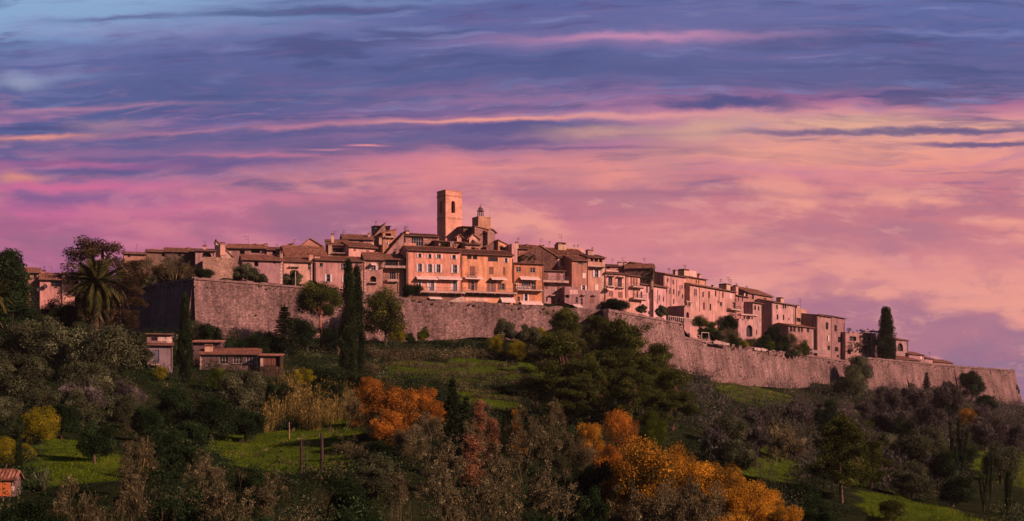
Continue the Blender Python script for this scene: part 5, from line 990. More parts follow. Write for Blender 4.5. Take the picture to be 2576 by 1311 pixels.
def plant(kind, label, vx, vy, vw, d, yb=None, group=None, mat=None, name=None, hmin=None):
    if kind == 'bare' and d > 170 and not yb: kind = 'thicket'
    asp = ASP.get(kind)
    if asp and not yb:                                              # stand it where the ground lets it be as tall as its kind
        best = None
        sp = .28 if vx > 1750 or d < 230 else .08
        for q in np.linspace(1 - sp, 1 + sp, 57):
            dd = d * q; b = P(vx, vy, dd)
            if rampart_front(np.array([b.x]), np.array([b.y - 2]))[0] != rampart_front(np.array([P(vx, vy, d).x]), np.array([d - 2]))[0]: continue
            h = b.z - ground(b.x, b.y); w0 = vw / FP * dd
            if h < .5: continue
            s = abs(math.log(h / (asp * w0))) + .9 * abs(math.log(q))
            if best is None or s < best[0]: best = (s, dd)
        if best: d = best[1]
    b = P(vx, vy, d); zt = b.z; gz = P(vx, yb, d).z if yb else ground(b.x, b.y) - .2
    if gz > zt - .3 * vw / FP * d: gz = zt - .5 * vw / FP * d
    i = CNT.get(kind, 0); CNT[kind] = i + 1; me, tr, bark, H, Wd = proto(kind, i % 3)
    nm = name or NAMES[kind]; t = thing(nm, label, nm.split('_')[-1] if nm != 'agave_plant' else 'plant', (b.x, b.y, gz), rnd.uniform(0, 6.28), group)
    h = max(zt - gz, .8); w = vw / FP * d; t.scale = (w / Wd, w / Wd, h / H)
    c = link('crown', me, None, t); k = link('trunk', tr, None, t, bark)
    if mat: c.material_slots[0].link = 'OBJECT'; c.material_slots[0].material = MAT[mat]
    return t
def palm(label, vx, vy, d, R_, nf, ng, dead, yb=None):
    c = P(vx, vy, d); gz = P(vx, yb, d).z if yb else ground(c.x, c.y); t = thing('palm_tree', label, 'palm', (c.x, c.y, gz)); h = c.z - gz; rng = np.random.default_rng(nf)
    mb = MB(); zs = np.linspace(-1, h, 30); mb.tube([(0, 0, z) for z in zs], [.42 * (1 + .12 * (i % 2)) for i in range(30)], 10); obj('trunk', mb, 'bark', t, (.12, .085, .06))
    def frond(L, droop, seed, mat):
        r2 = np.random.default_rng(seed); v, f, tn = [], [], []; N = 15; pts = [np.array([L * s * (1 - .18 * s * droop), 0, L * (.28 * s - droop * .75 * s * s)]) for s in np.linspace(0, 1, N)]
        for q in range(N - 1):
            a, b_ = pts[q], pts[q + 1]; i0 = len(v); w = .05 * (1 - q / N) + .012; v += [a + (0, -w, 0), a + (0, w, 0), b_ + (0, w, 0), b_ + (0, -w, 0)]; f.append((i0, i0 + 1, i0 + 2, i0 + 3)); tn.append(.6)
            for s in (-1, 1):
                for u in (0, .33, .66):
                    o = a + (b_ - a) * u; g = (q + u) / N; ll = L * .17 * math.sin(math.pi * min(1, .15 + g * .85)) ** .6 + .1; dr = (b_ - a) / np.linalg.norm(b_ - a); e = o + dr * ll * .75 + np.array([0, s * ll * .62, -ll * (.18 + .3 * droop) + r2.normal() * .04]); w2 = dr * .12; i0 = len(v)
                    v += [o - w2, o + w2, e + w2 * .2, e - w2 * .2]; f.append((i0, i0 + 1, i0 + 2, i0 + 3)); tn.append(float(np.clip(r2.normal(.5, .2), 0, 1)))
        m = np_mesh('frond', np.array(v), np.array(f), np.array(tn)); m.materials.append(MAT[mat]); return m
    g = [frond(R_, dr, 3 + i, 'palm') for i, dr in enumerate((.25, .55, .9, 1.25))]; dd = [frond(R_ * .95, dr, 9 + i, 'brown') for i, dr in enumerate((2.2, 2.6))]
    for i in range(nf):
        s = i / nf; a = i * 2.39996; o = link('frond', g[min(3, int(s * 4))], None, t); o.location = (0, 0, h + .2 - .4 * s); o.rotation_euler = (rng.normal() * .12, R(-50 + 84 * s + rng.normal() * 6), a); k = rng.uniform(.85, 1.1); o.scale = (k, k, k)
    for i in range(dead):
        o = link('dead_frond', dd[i % 2], None, t); o.location = (0, 0, h - .4); o.rotation_euler = (rng.normal() * .1, R(rng.uniform(20, 42)), i * 2.39996 + .5); k = rng.uniform(.6, 1.0); o.scale = (k, k, k)
MAT['palm'] = m_leaf('palm_frond', L_((0, (.008, .012, .004)), (.5, (.032, .042, .013)), (1, (.18, .16, .05))), .2)

# left edge and bastion
plant('cypress', 'broad dark evergreen column at the left edge, standing in front of the stone farmhouse', 28, 632, 125, 255, name='evergreen_tree', mat='dark')
plant('dark', 'dark bushy evergreen filling the foot of the broad column at the left edge', 18, 690, 110, 250)
palm('palm crown cut by the left edge, in front of the dark evergreen column', -14, 748, 232, 3.6, 34, 0, 8)
plant('feathery', 'tall feathery russet tree rising behind the big palm', 258, 586, 250, 305)
plant('feathery', 'lower feathery russet tree right of the big palm, against the shaded bastion', 302, 680, 130, 300)
palm('big date palm with arching fronds and a skirt of dead ones, below the russet tree', 241, 712, 258, 6.2, 58, 0, 16)
plant('dark', 'dark shrub mass between the farmhouse and the big palm', 150, 745, 120, 285)
plant('olive', 'grey green olive tree left of the largest pair, under the broad column', 20, 800, 150, 228)
plant('olive', 'large rounded olive tree below the farmhouse', 112, 782, 170, 225)
plant('olive', 'widest olive tree, directly below the big palm', 262, 792, 190, 222)
plant('olive', 'olive tree touching the white cottage wall', 338, 822, 110, 226)
plant('olive', 'dull low olive tree under the widest olives', 60, 880, 150, 205)
plant('olive', 'low olive tree in the shade below the palm, beside bare brush', 215, 890, 150, 208)
plant('bare', 'russet round bare tree on the rampart left of the bastion corner', 441, 641, 100, 338, 712, mat='brown')
plant('bare', 'smaller russet bare tree behind the shaded bastion wall', 375, 652, 90, 358, 730, mat='brown')
plant('feathery', 'rusty brown tree mass between the little tiled house and the shaded bastion', 345, 655, 110, 360, 740)
plant('thicket', 'reddish haze of twigs right of the rusty tree mass, behind the shaded bastion', 412, 652, 90, 352, 722, mat='russet')
plant('thicket', 'dull red bare bush under the dim rose house', 465, 662, 60, 345, 712, mat='russet')
plant('oliveshrub', 'grey green round bush on top of the shaded bastion', 371, 684, 56, 348, 728)
plant('shrub', 'dark shrub at the left end of the shaded bastion top', 330, 700, 60, 356, 735)
plant('shrub', 'neat dark dome shaped bush on the bastion corner', 511, 667, 56, 331, 706)
plant('oliveshrub', 'big round clipped bush at the rough stone terrace', 615, 655, 84, 336, 718)
plant('oliveshrub', 'smaller round bush right of the big clipped one', 652, 680, 50, 335, 720)
plant('oliveshrub', 'tall round shrub standing against the cream house behind the white mast', 735, 672, 54, 338, 722)
plant('shrub', 'flat dark bush on the wall top above the umbrella pine', 789, 702, 40, 337, 726)
plant('cypress', 'slender cypress in front of the white cottage and stone cabin', 466, 742, 40, 245)
plant('bare', 'bare dark tree with crooked limbs against the foot of the bastion', 528, 800, 84, 300, mat='dark')
plant('olive', 'dim olive tree hugging the bastion corner behind the slender cypress', 490, 800, 62, 296)
plant('umbrella', 'umbrella pine with a tall reddish trunk in front of the bastion', 806, 704, 118, 312)
plant('fir', 'dark conifer standing left of the umbrella pine', 716, 766, 100, 300)
plant('dark', 'dark round evergreen behind the umbrella pine trunk', 772, 786, 104, 312)
plant('dark', 'low dark bush between the stone cabin roof and the conifer', 655, 815, 130, 300)
plant('dark', 'low dark hedge tree above the stone cabin roof', 585, 845, 90, 295)
plant('cypress', 'tallest dark cypress, left trunk of the twin pair', 877, 658, 50, 266)
plant('cypress', 'slightly lower cypress, right trunk of the twin pair', 898, 670, 42, 268)
plant('green', 'round golden green tree right of the twin cypress', 967, 716, 132, 316, mat='pine')
plant('yellow', 'small yellowing bush under the golden green tree', 1000, 800, 50, 322)
plant('green', 'round bush at the foot of the rampart, left of three', 994, 812, 48, 330, mat='yellow')
plant('shrub', 'smallest round bush at the foot of the rampart, middle of three', 1030, 832, 36, 332)
plant('green', 'round bush at the foot of the rampart, right of three', 1064, 820, 40, 331)
plant('shrub', 'dark bush climbing against the large pink house', 1038, 703, 60, 350, 752)
plant('dark', 'dark tree in the shade beside the umbrella pine trunk', 845, 812, 84, 318)
# gardens around the low houses
plant('green', 'pointed bright green conifer in front of the white cottage', 401, 918, 44, 235, mat='yellow')
plant('green', 'yellow green bush at the left corner of the stone cabin', 548, 918, 70, 238)
plant('olive', 'large shadowy olive tree in front of the stone cabin', 612, 918, 130, 232)
plant('dark', 'dark tree shading the white cottage, left of the slender cypress', 447, 862, 44, 240)
plant('dark', 'dark evergreen below the slender cypress', 450, 960, 130, 222)
plant('dark', 'dark evergreen under the large shadowy olive tree', 540, 985, 130, 226)
plant('dark', 'dark bush hanging over the top left end of the lower meadow', 480, 1040, 110, 205)
plant('green', 'yellow green tree below the wooden lean to', 768, 918, 70, 250, mat='yellow')
plant('dark', 'dark bushes between the wooden lean to and the twin cypress', 830, 915, 130, 262)
plant('dark', 'dark shrub right at the foot of the twin cypress', 900, 930, 80, 255)
plant('bare', 'bare mauve brush below the low olives', 205, 945, 130, 195, mat='mauve')
plant('bare', 'bare brush at the right of the low olives', 320, 950, 110, 200)
plant('olive', 'pale olive tree hanging over the shaded lower lawn', 312, 975, 110, 172)
plant('olive', 'thin pale olive tree left of the one over the lawn', 205, 968, 120, 178)
plant('olive', 'feathery olive tree behind the yellow mimosa', 110, 962, 110, 186)
plant('olive', 'olive tree at the left edge above the clipped golden shrub', 10, 985, 90, 180)
plant('yellow', 'bright yellow mimosa tree on the left lawn', 105, 1012, 104, 160)
plant('green', 'golden bush at the left edge above the garden hut', 12, 1095, 84, 140, mat='yellow')
plant('cypress', 'narrow little cypress beside the garden hut', 47, 1078, 22, 136)
plant('green', 'golden clipped shrub right of the narrow little cypress', 66, 1110, 50, 137, mat='yellow')
plant('agave', 'spiky grey agave on the lawn by the garden hut', 108, 1156, 70, 134)
plant('agave', 'pale cactus like aloe clump on the bank right of the left lawn', 362, 1090, 80, 140, mat='reed')
plant('tan', 'brown dry bush below the aloe clump', 352, 1108, 140, 132)
plant('tan', 'dry brush on the bank left of the lower meadow', 520, 1140, 130, 140)
plant('dark', 'dark rounded bush between the two lower lawns', 455, 1095, 120, 165)
plant('dark', 'dark bush on the lower edge of the meadow left of the posts', 640, 1160, 120, 140)
plant('stemtree', 'bare sapling beside the thin dark post', 768, 1085, 26, 152)
plant('bare', 'bare bramble arching over the right end of the lower meadow', 880, 1100, 110, 160, mat='brown')
# bottom brush
for x, y, w, d, k, l in ((60, 1235, 190, 100, 'dark', 'dark leafy bush in the bottom left corner under the garden hut'), (190, 1215, 190, 104, 'tan', 'brown tangled bush below the left lawn'), (320, 1195, 190, 108, 'tan', 'tall tangle of dry brush at the bottom, right of the agave lawn'),
                      (440, 1225, 170, 104, 'dark', 'dark ivy covered bush along the bottom edge'), (560, 1190, 190, 110, 'tan', 'dry brush in front of the dark hollow at the bottom'), (690, 1195, 130, 104, 'tan', 'pale twiggy tree top at the bottom, left of the white stemmed bush'),
                      (790, 1215, 120, 100, 'coppice', 'white stemmed bare bush at the bottom'), (880, 1190, 150, 112, 'dark', 'dark shadowy bush right of the white stemmed bush'), (945, 1130, 130, 118, 'olive', 'grey ivy hung tree below the orange tree'),
                      (1010, 1190, 130, 108, 'tan', 'brown twiggy bush at the bottom centre left'), (260, 1260, 160, 92, 'coppice', 'arching bare stems at the bottom left'), (430, 1262, 140, 92, 'coppice', 'leaning bare twigs by the dark ivy covered bush'), (1010, 1262, 150, 92, 'coppice', 'grey bare stems at the bottom below the brown twiggy bush'), (140, 1275, 180, 88, 'dark', 'lowest leafy bush in the bottom left'),
                      (640, 1270, 180, 88, 'dark', 'low dark bush on the bottom edge, left of the centre'), (900, 1272, 160, 86, 'dark', 'low dark bush on the bottom edge under the grey tree')):
    plant(k, l, x, y, w, d)
# centre
plant('orange', 'blazing orange tree left of the dark firs', 990, 946, 165, 182)
plant('orange', 'red orange tree at the left flank of the blazing one', 925, 940, 90, 190)
plant('orange', 'orange branch crown reaching right to the dark firs', 1065, 962, 90, 180)
plant('orange', 'orange bush low on the left under the blazing tree', 905, 1000, 80, 184)
plant('orange', 'orange bush touching the taller dark fir', 1095, 1000, 80, 176)
plant('orange', 'orange crown in the middle under the blazing tree', 985, 1015, 120, 172)
plant('gold', 'half bare yellow tree under the blazing orange one', 1030, 1055, 110, 170, mat='brown')
plant('pink', 'tall thin twiggy orange treetop at the end of the reeds', 918, 935, 40, 200)
plant('fir', 'taller of two dark firs beside the orange tree', 1138, 946, 84, 168)
plant('fir', 'shorter of two dark firs, right of the taller', 1172, 992, 76, 163)
plant('poplar', 'slim rusty pink tree right of the firs', 1205, 1005, 60, 172)
plant('poplar', 'rusty orange sapling below the slim pink tree', 1240, 1050, 64, 160)
plant('poplar', 'pale rusty bush in front of the firs', 1185, 1090, 90, 150)
plant('poplar', 'small yellow tree standing alone among grey brush', 1298, 1030, 46, 180, mat='gold')
plant('fir', 'small dark conifer left of the lone yellow tree', 1268, 1040, 40, 185)
for x, y, w, d, k, l in ((1130, 1105, 150, 128, 'tan', 'rust brown bush below the dark firs'), (1230, 1125, 150, 120, 'tan', 'tan brush below the rusty sapling'), (1340, 1085, 150, 135, 'tan', 'tall grey tan brush in the middle'), (1410, 1075, 120, 140, 'tan', 'pinkish tan brush left of the golden tree'),
                      (1100, 1190, 170, 105, 'tan', 'dark tan brush at the bottom centre'), (1240, 1205, 190, 102, 'tan', 'broad tan brush at the bottom in the middle'), (1380, 1180, 180, 108, 'tan', 'grey brown brush at the bottom, left of the dark evergreen'), (1320, 1030, 120, 190, 'tan', 'grey bare brush under the lone yellow tree'),
                      (1400, 1010, 110, 210, 'tan', 'grey bare bush between the pines and the tan brush'), (1330, 1262, 170, 90, 'dark', 'low dark bush at the bottom edge in the centre'), (1170, 1265, 150, 90, 'coppice', 'bare upright twigs along the bottom centre')):
    plant(k, l, x, y, w, d)
plant('dark', 'dark evergreen wedge between the tan brush and the golden tree', 1500, 1130, 120, 118)
plant('dark', 'dark evergreen at the bottom under the golden tree', 1480, 1210, 120, 104)
plant('green', 'small fresh green bush below the left pine', 1425, 1000, 60, 220)
# wall foot bushes and pines
plant('oliveshrub', 'grey green round bush against the centre curtain wall', 1272, 795, 76, 332)
plant('oliveshrub', 'second grey green round bush against the curtain wall, further right', 1330, 808, 76, 330)
plant('green', 'yellow green bush under the grey round bushes', 1252, 840, 60, 322, mat='yellow')
plant('green', 'yellow green bush nearest the pines', 1300, 850, 60, 320, mat='yellow')
plant('green', 'bright bush peeping between the round bushes and the pine', 1362, 818, 46, 326, mat='yellow')
plant('brownleaf', 'dry brown bush below the yellow green bushes', 1360, 862, 80, 318)
plant('pine', 'bright topped pine reaching up to the low grey house', 1422, 780, 130, 312)
plant('pine', 'pine crest right of the bright topped pine', 1508, 796, 120, 302)
plant('pine', 'broad dull green pine leaning out over the meadows, leftmost of the grove', 1402, 852, 210, 250)
plant('pine', 'largest pine in the middle of the grove', 1560, 812, 200, 272)
plant('pine', 'pine on the right of the grove in front of the bastion flank', 1648, 868, 150, 258)
plant('pine', 'low spreading pine at the right foot of the grove', 1690, 938, 130, 240)
plant('pine', 'inner pine between the broad and the largest one', 1480, 900, 140, 246)
plant('pine', 'full pine filling the heart of the grove', 1530, 885, 190, 258)
plant('pine', 'dull pine low at the left front of the grove', 1445, 950, 170, 238)
plant('pine', 'pine between the largest one and the bastion flank', 1615, 905, 150, 252)
plant('pine', 'low pine under the largest pine', 1590, 930, 170, 235)
plant('pink', 'salmon pink treetop caught between two pines', 1433, 838, 60, 248)
plant('pink', 'thin reddish tree hanging between the broad and the largest pine', 1508, 930, 44, 230)
plant('poplar', 'rusty bare treetop rising between the pine crests', 1490, 862, 40, 262)
# golden tree group
plant('gold', 'yellow treetop at the left of the golden group', 1480, 1045, 90, 140)
plant('pink', 'reddish orange treetop below the pines', 1560, 1008, 104, 148, mat='orange')
plant('gold', 'olive green and orange treetop right of the reddish one', 1640, 1022, 90, 152, mat='green')
plant('gold', 'great golden orange tree, the largest of the autumn group', 1630, 1072, 250, 132)
plant('gold', 'golden tree on the right slope of the group', 1770, 1135, 190, 126)
plant('gold', 'orange crown at the left of the great golden tree', 1540, 1100, 130, 128, mat='orange')
plant('gold', 'golden tree lower right, thinning to bare twigs', 1880, 1190, 170, 118)
plant('gold', 'lowest golden tree at the right end of the group', 1965, 1250, 150, 110)
for x, y, w, d, k, l in ((1700, 1095, 120, 128, 'gold', 'golden crown filling the gap right of the great golden tree'), (1825, 1160, 120, 120, 'gold', 'golden crown between the right slope tree and the thinning one'), (1925, 1212, 110, 114, 'gold', 'golden crown above the lowest golden tree'), (1470, 1090, 90, 132, 'brownleaf', 'brown leafy bush at the left edge of the golden group'),
                      (1560, 1160, 130, 116, 'gold', 'dull golden foliage under the orange crown'), (1680, 1180, 130, 112, 'brownleaf', 'russet brown bush in the middle of the golden group'), (1800, 1205, 120, 110, 'brownleaf', 'brown leafy bush low in the golden group'), (1080, 1030, 90, 172, 'brownleaf', 'brown leafy bush right under the blazing orange tree'),
                      (955, 1010, 100, 178, 'brownleaf', 'brown leafy bush left under the blazing orange tree'), (1175, 1060, 110, 150, 'tan', 'rusty twigs in front of the two firs'), (870, 985, 90, 205, 'tan', 'dry twigs between the reeds and the orange tree'), (380, 1010, 110, 178, 'dark', 'dark tree right of the pale olive over the lawn'), (420, 1060, 120, 165, 'dark', 'dark tree between the lawn olive and the lower meadow'),
                      (240, 1050, 120, 170, 'dark', 'dark tree mass at the back of the left lawn'), (160, 1000, 110, 182, 'dark', 'dark tree behind the yellow mimosa'), (620, 1010, 110, 228, 'dark', 'dark bush at the left end of the reeds'), (700, 950, 90, 245, 'dark', 'dark bush under the wooden lean to'), (820, 950, 110, 248, 'dark', 'dark tree behind the middle of the reeds'),
                      (1290, 960, 110, 285, 'dark', 'dark scrub at the right end of the terraces'), (1060, 975, 110, 262, 'dark', 'dark scrub above the orange tree on the terrace edge'), (1200, 1000, 90, 240, 'brownleaf', 'dry bush on the small terrace right of the firs'), (930, 905, 60, 300, 'brownleaf', 'dry bush at the left end of the upper meadow')):
    plant(k, l, x, y, w, d)
plant('tan', 'brown bare bush growing in front of the golden trees', 1730, 1215, 190, 104)
plant('tan', 'brown bare bush under the great golden tree', 1590, 1225, 160, 104)
plant('gold', 'golden brown foliage at the bottom edge under the group', 1830, 1268, 190, 96, mat='gold')
# right slope
plant('shrub', 'big round dark shrub beside the narrow shaded return', *(lambda q: (q[0], q[1]))(V(5, 1215, 672)), 72, 384, 785)
plant('oliveshrub', 'rounded bush left of the big round dark shrub', *(lambda q: (q[0], q[1]))(V(5, 1130, 690)), 50, 386, 785)
plant('oliveshrub', 'small egg shaped bush in front of the white sloping house', *V(6, 20, 558), 34, 402, 792)
plant('oliveshrub', 'grey round bush on the bastion flank beside the balustrade', *V(6, 192, 552), 40, 398, 804)
plant('green', 'dark green garden tree in front of the long rose house', *V(6, 530, 655), 50, 412, 830)
plant('dark', 'tallest garden tree, before the middle of the long rose house', *V(6, 755, 618), 66, 420, 850)
plant('green', 'light green bush between the two garden trees', *V(6, 625, 700), 38, 410, 845)
plant('brownleaf', 'purple brown garden tree under the tallest garden tree', *V(6, 790, 755), 54, 414, 862)
plant('dark', 'dark garden tree right of the round arch', *V(6, 1170, 720), 56, 440, 870)
plant('brownleaf', 'purple garden tree beside the veranda house', *V(6, 1310, 795), 52, 446, 885)
plant('green', 'green bush at the corner of the veranda house', *V(6, 1430, 860), 38, 452, 895)
plant('green', 'low bright bush under the round arch', *V(6, 905, 880), 34, 420, 878, mat='yellow')
plant('dark', 'low dark hedge along the wall below the round arch', *V(6, 1020, 860), 70, 432, 885)
plant('dark', 'low dark hedge beside the white edging wall', *V(6, 1190, 890), 50, 440, 890)
plant('oliveshrub', 'pale reed like bush on the wall before the veranda house', *V(6, 1340, 945), 60, 446, 898, mat='olive')
for i, (x, y, w, d, k, m_, l) in enumerate(((660, 770, 44, 404, 'dark', None, 'dark bush under the two garden trees, near the white frame'), (720, 800, 40, 408, 'brownleaf', None, 'dry purple bush at the left foot of the tallest garden tree'), (800, 820, 44, 412, 'dark', None, 'dark bush at the right foot of the tallest garden tree'), (860, 845, 36, 416, 'green', None, 'green bush left of the round arch'),
        (960, 835, 40, 424, 'brownleaf', None, 'russet bush partly hiding the round arch'), (1030, 850, 40, 430, 'dark', None, 'dark bush between the round arch and the tower like house'), (1095, 800, 44, 436, 'dark', None, 'tall dark bush at the right foot of the tower like house'), (1130, 880, 36, 434, 'green', None, 'green bush above the white edging wall'),
        (1230, 820, 50, 444, 'dark', None, 'dark garden bush left of the purple garden tree'), (1270, 900, 40, 446, 'olive', None, 'grey garden bush under the purple garden tree'), (1365, 900, 44, 450, 'brownleaf', None, 'dry bush below the glazed veranda'), (1460, 905, 34, 456, 'dark', None, 'dark bush at the right corner of the veranda house'), (560, 740, 40, 402, 'dark', None, 'dark shrub left of the light green garden bush'))):
    vx, vy = V(6, x, y); plant(k, l, vx, vy, w, d, V(6, x, 0)[1] * 0 + 852 + (vx - 1745) * .148 + 6)
plant('cypress', 'lone broad cypress on the wall against the sunset sky', 2228, 774, 54, 520, 908)
plant('olive', 'grey green tree overlapping the end of the right curtain wall', 2160, 880, 80, 462)
plant('olive', 'larger grey green tree below the curtain wall end', 2138, 912, 100, 435)
plant('olive', 'grey green tree before the last bastion', 2440, 926, 84, 540, mat='dark')
plant('olive', 'low grey bush under the tree before the last bastion', 2480, 985, 60, 520, mat='dark')
plant('fir', 'small dark conifer at the foot of the far wall', 2330, 935, 40, 520)
plant('dark', 'round dark bush clinging to the edge of the last bastion', 2556, 965, 22, 606, 1000)
for x, y, w, d, k, l, m_ in ((2235, 955, 100, 470, 'bare', 'mauve bare tree below the lone cypress', None), (2300, 950, 110, 480, 'bare', 'mauve bare tree left of the small dark conifer', None), (2375, 955, 110, 490, 'bare', 'mauve bare tree right of the small dark conifer', None), (2190, 985, 90, 440, 'bare', 'mauve brush right of the larger grey green tree', None),
                          (2260, 1010, 110, 420, 'bare', 'mauve thicket in the middle of the right slope', None), (2340, 1010, 100, 430, 'bare', 'mauve thicket left of the yellow tree', None), (2430, 1020, 56, 420, 'yellow', 'yellow ochre tree on the far right slope', 'gold'), (2480, 1030, 110, 430, 'bare', 'brown bare thicket right of the yellow ochre tree', None),
                          (2550, 1050, 90, 410, 'bare', 'brown bare thicket at the right edge', None), (2385, 1000, 64, 400, 'dark', 'dark green conical tree left of the yellow ochre tree', None), (2225, 1025, 90, 370, 'dark', 'dark ivy clad tree on the right slope', None), (2265, 1045, 84, 360, 'dark', 'dark ivy clad tree right of its twin', None),
                          (2075, 1000, 90, 400, 'olive', 'dark olive tree below the larger grey green tree', 'dark'), (2010, 1000, 90, 370, 'bare', 'bare bush under the long low retaining wall', None), (1900, 1010, 90, 340, 'bare', 'thin bare bush on the green slope', None), (1830, 1035, 110, 300, 'olive', 'dull olive brush right of the pine grove', None),
                          (1890, 1050, 110, 290, 'bare', 'mauve grey bush in the right middle', None), (1960, 1050, 120, 300, 'bare', 'rusty grey bush left of the big right pine', 'brown'), (1800, 1060, 100, 270, 'bare', 'grey bush touching the pine grove foot', None), (1850, 1090, 110, 245, 'olive', 'thin grey tree above the dark mound bush', None),
                          (1915, 1120, 110, 215, 'coppice', 'dark mound of dry brush on the meadow', 'mauve'), (2005, 1085, 80, 270, 'bare', 'rust coloured bare bush behind the big right pine', 'brown'), (2330, 1060, 120, 300, 'olive', 'broad grey green olive on the right slope', None), (2290, 1085, 110, 270, 'olive', 'olive tree in front of the dark ivy clad pair', None),
                          (2230, 1075, 90, 250, 'olive', 'pale olive tree behind the big right pine', None), (2360, 1120, 110, 250, 'dark', 'dark thicket tree under the broad olive', None), (2420, 1105, 80, 265, 'dark', 'dark ivy thicket right of the olives', None), (2290, 1150, 110, 225, 'olive', 'low olive above the bright lower meadow', None),
                          (2400, 1180, 110, 215, 'dark', 'dark bush over the right end of the bright lower meadow', None), (2470, 1010, 60, 470, 'bare', 'thin mauve treetops below the last bastion', None), (2520, 1105, 120, 320, 'olive', 'grey bush above the far right meadow', None), (2240, 1262, 130, 150, 'pine', 'dark young pine at the bottom, right of the big pine trunk', None), (2020, 1200, 90, 190, 'olive', 'dark olive bush left of the big pine trunk', 'dark'),
                          (1960, 1175, 110, 200, 'coppice', 'dry stalky brush left of the big right pine', 'olive'), (2060, 1245, 120, 150, 'olive', 'dark bush at the foot of the big right pine', 'dark'), (2150, 1040, 90, 330, 'bare', 'bare grey crown above the big right pine', None), (2110, 1010, 80, 380, 'bare', 'mauve brush above the big right pine', None)):
    plant(k, l, x, y, w, d, mat=m_)
plant('pine', 'big dark pine with a bare lower trunk on the right meadow', 2118, 1055, 190, 172)
plant('pine', 'side crown of the big right pine spreading over the meadow', 2190, 1110, 110, 176)
for x, y, w, d, l in ((1877, 960, 20, 330, 'slim bare tree, leftmost of the row under the low retaining wall'), (1893, 955, 22, 332, 'slim bare tree, second of the row under the low retaining wall'), (1925, 950, 26, 335, 'tallest slim bare tree of the row under the low retaining wall'), (2000, 960, 26, 335, 'slim bare tree standing apart right of the row'),
                   (2020, 985, 30, 320, 'forked slim bare tree right of the row'), (2186, 990, 22, 330, 'slim bare tree below the grey green trees')): plant('stemtree', l, x, y, w, d)
for x, y, w, d, l in ((2420, 1060, 34, 250, 'ivy wrapped trunk beside the dark thicket'), (2398, 1065, 26, 255, 'narrow ivy wrapped trunk left of its neighbour'), (2492, 1145, 22, 215, 'thin ivy wrapped trunk on the far right meadow'), (2535, 1190, 46, 190, 'forked ivy wrapped trunk at the right edge'), (2475, 1180, 34, 195, 'stubby ivy wrapped trunk at the lower right')): plant('ivy_trunk', l, x, y, w, d)

# ------------------------------------------------------------------ what nobody could count
CLEAR = [(2110, 2500, 128, 212), (60, 330, 116, 178), (560, 900, 150, 215), (2430, 2650, 205, 350), (1850, 2000, 172, 256)]
def place_np(n, x0, x1, d0, d1, rng, keep):
    u = rng.uniform(x0, x1, n); d = np.sqrt(rng.uniform(d0 ** 2, d1 ** 2, n)); x = (u - CX) / FP * d; l = lawn_np(x, d); k = (l > 0) if keep else (l == 0)
    x, d = x[k], d[k]
    if not keep:
        u = u[k]; c = np.ones(len(x), bool)
        for a, b, p, q in CLEAR: c &= ~((u > a) & (u < b) & (d > p) & (d < q))
        x, d = x[c], d[c]
    return x, d, ground_np(x, d)
def stuff(name, label, v, f, t, mat): m = np_mesh(name, v, f, t); m.materials.append(MAT[mat]); return tag(link(name, m, None), label, kind='stuff')
def bushes(name, label, n, d0, d1, x0, x1, per, size, rad, mat, seed, keep=False, sprig=0, long=1.6, flat=.75):
    rng = np.random.default_rng(seed); x, y, z = place_np(n, x0, x1, d0, d1, rng, keep); k = rampart_front(x, y); x, y, z = x[k], y[k], z[k]; r = rad * rng.uniform(.5, 1.5, len(x))
    cl = np.c_[x, y, z + r * flat * .5, r, r, r * flat]; stuff(name, label, *leaves(cl, per * len(cl), size, rng, inner=.35, sprig=sprig, long=long), mat)
bushes('undergrowth', 'dark green undergrowth between the trees', 2700, 88, 350, -40, 2620, 150, .16, 1.9, 'dark', 1)
bushes('brush_undergrowth', 'olive brown low brush between the trees', 1500, 88, 480, -40, 2620, 130, .12, 1.4, 'brown', 2, sprig=.5, long=2.6)
bushes('scrub_undergrowth', 'grey green scrub over the slopes', 1100, 88, 540, -40, 2620, 140, .13, 1.4, 'olive', 3, sprig=.3)
bushes('thicket_undergrowth', 'mauve winter thicket covering the right slope below the ramparts', 1400, 190, 590, 1740, 2640, 150, .12, 1.9, 'mauve', 13, sprig=.5, long=4.5, flat=1.1)
bushes('slope_undergrowth', 'dark evergreen growth among the bare thicket of the right slope', 420, 190, 560, 1740, 2640, 130, .22, 2.0, 'dark', 14, flat=1.1)
bushes('meadow_weeds', 'tufts of taller weeds on the meadows', 1500, 130, 400, 0, 2620, 40, .1, .5, 'green', 4, keep=True, sprig=.5, long=3)
bushes('meadow_undergrowth', 'dry brown clumps scattered on the meadows', 900, 150, 400, 0, 2100, 50, .1, .6, 'brown', 21, keep=True, sprig=.5, long=3)
def grass():
    rng = np.random.default_rng(5); x, y, z = place_np(900000, 0, 2640, 128, 400, rng, True); n = min(len(x), 170000); x, y, z = x[:n], y[:n], z[:n]
    h = rng.uniform(.08, .30, n) * (.6 + .8 * vnoise(x / 4, y / 4)); a = rng.uniform(0, 3.14, n); w = .035; p = np.c_[x, y, z - .05]; s = np.c_[np.cos(a) * w, np.sin(a) * w, 0 * a]; tp = p + np.c_[rng.normal(0, .1, n), rng.normal(0, .1, n), h]
    v = np.stack([p - s, p + s, tp], 1).reshape(-1, 3); stuff('grass', 'bright winter grass on the meadows', v, np.arange(3 * n).reshape(n, 3), np.clip(.25 + .5 * vnoise(x / 6, y / 6) + rng.normal(0, .15, n), 0, 1), 'grass')
grass()
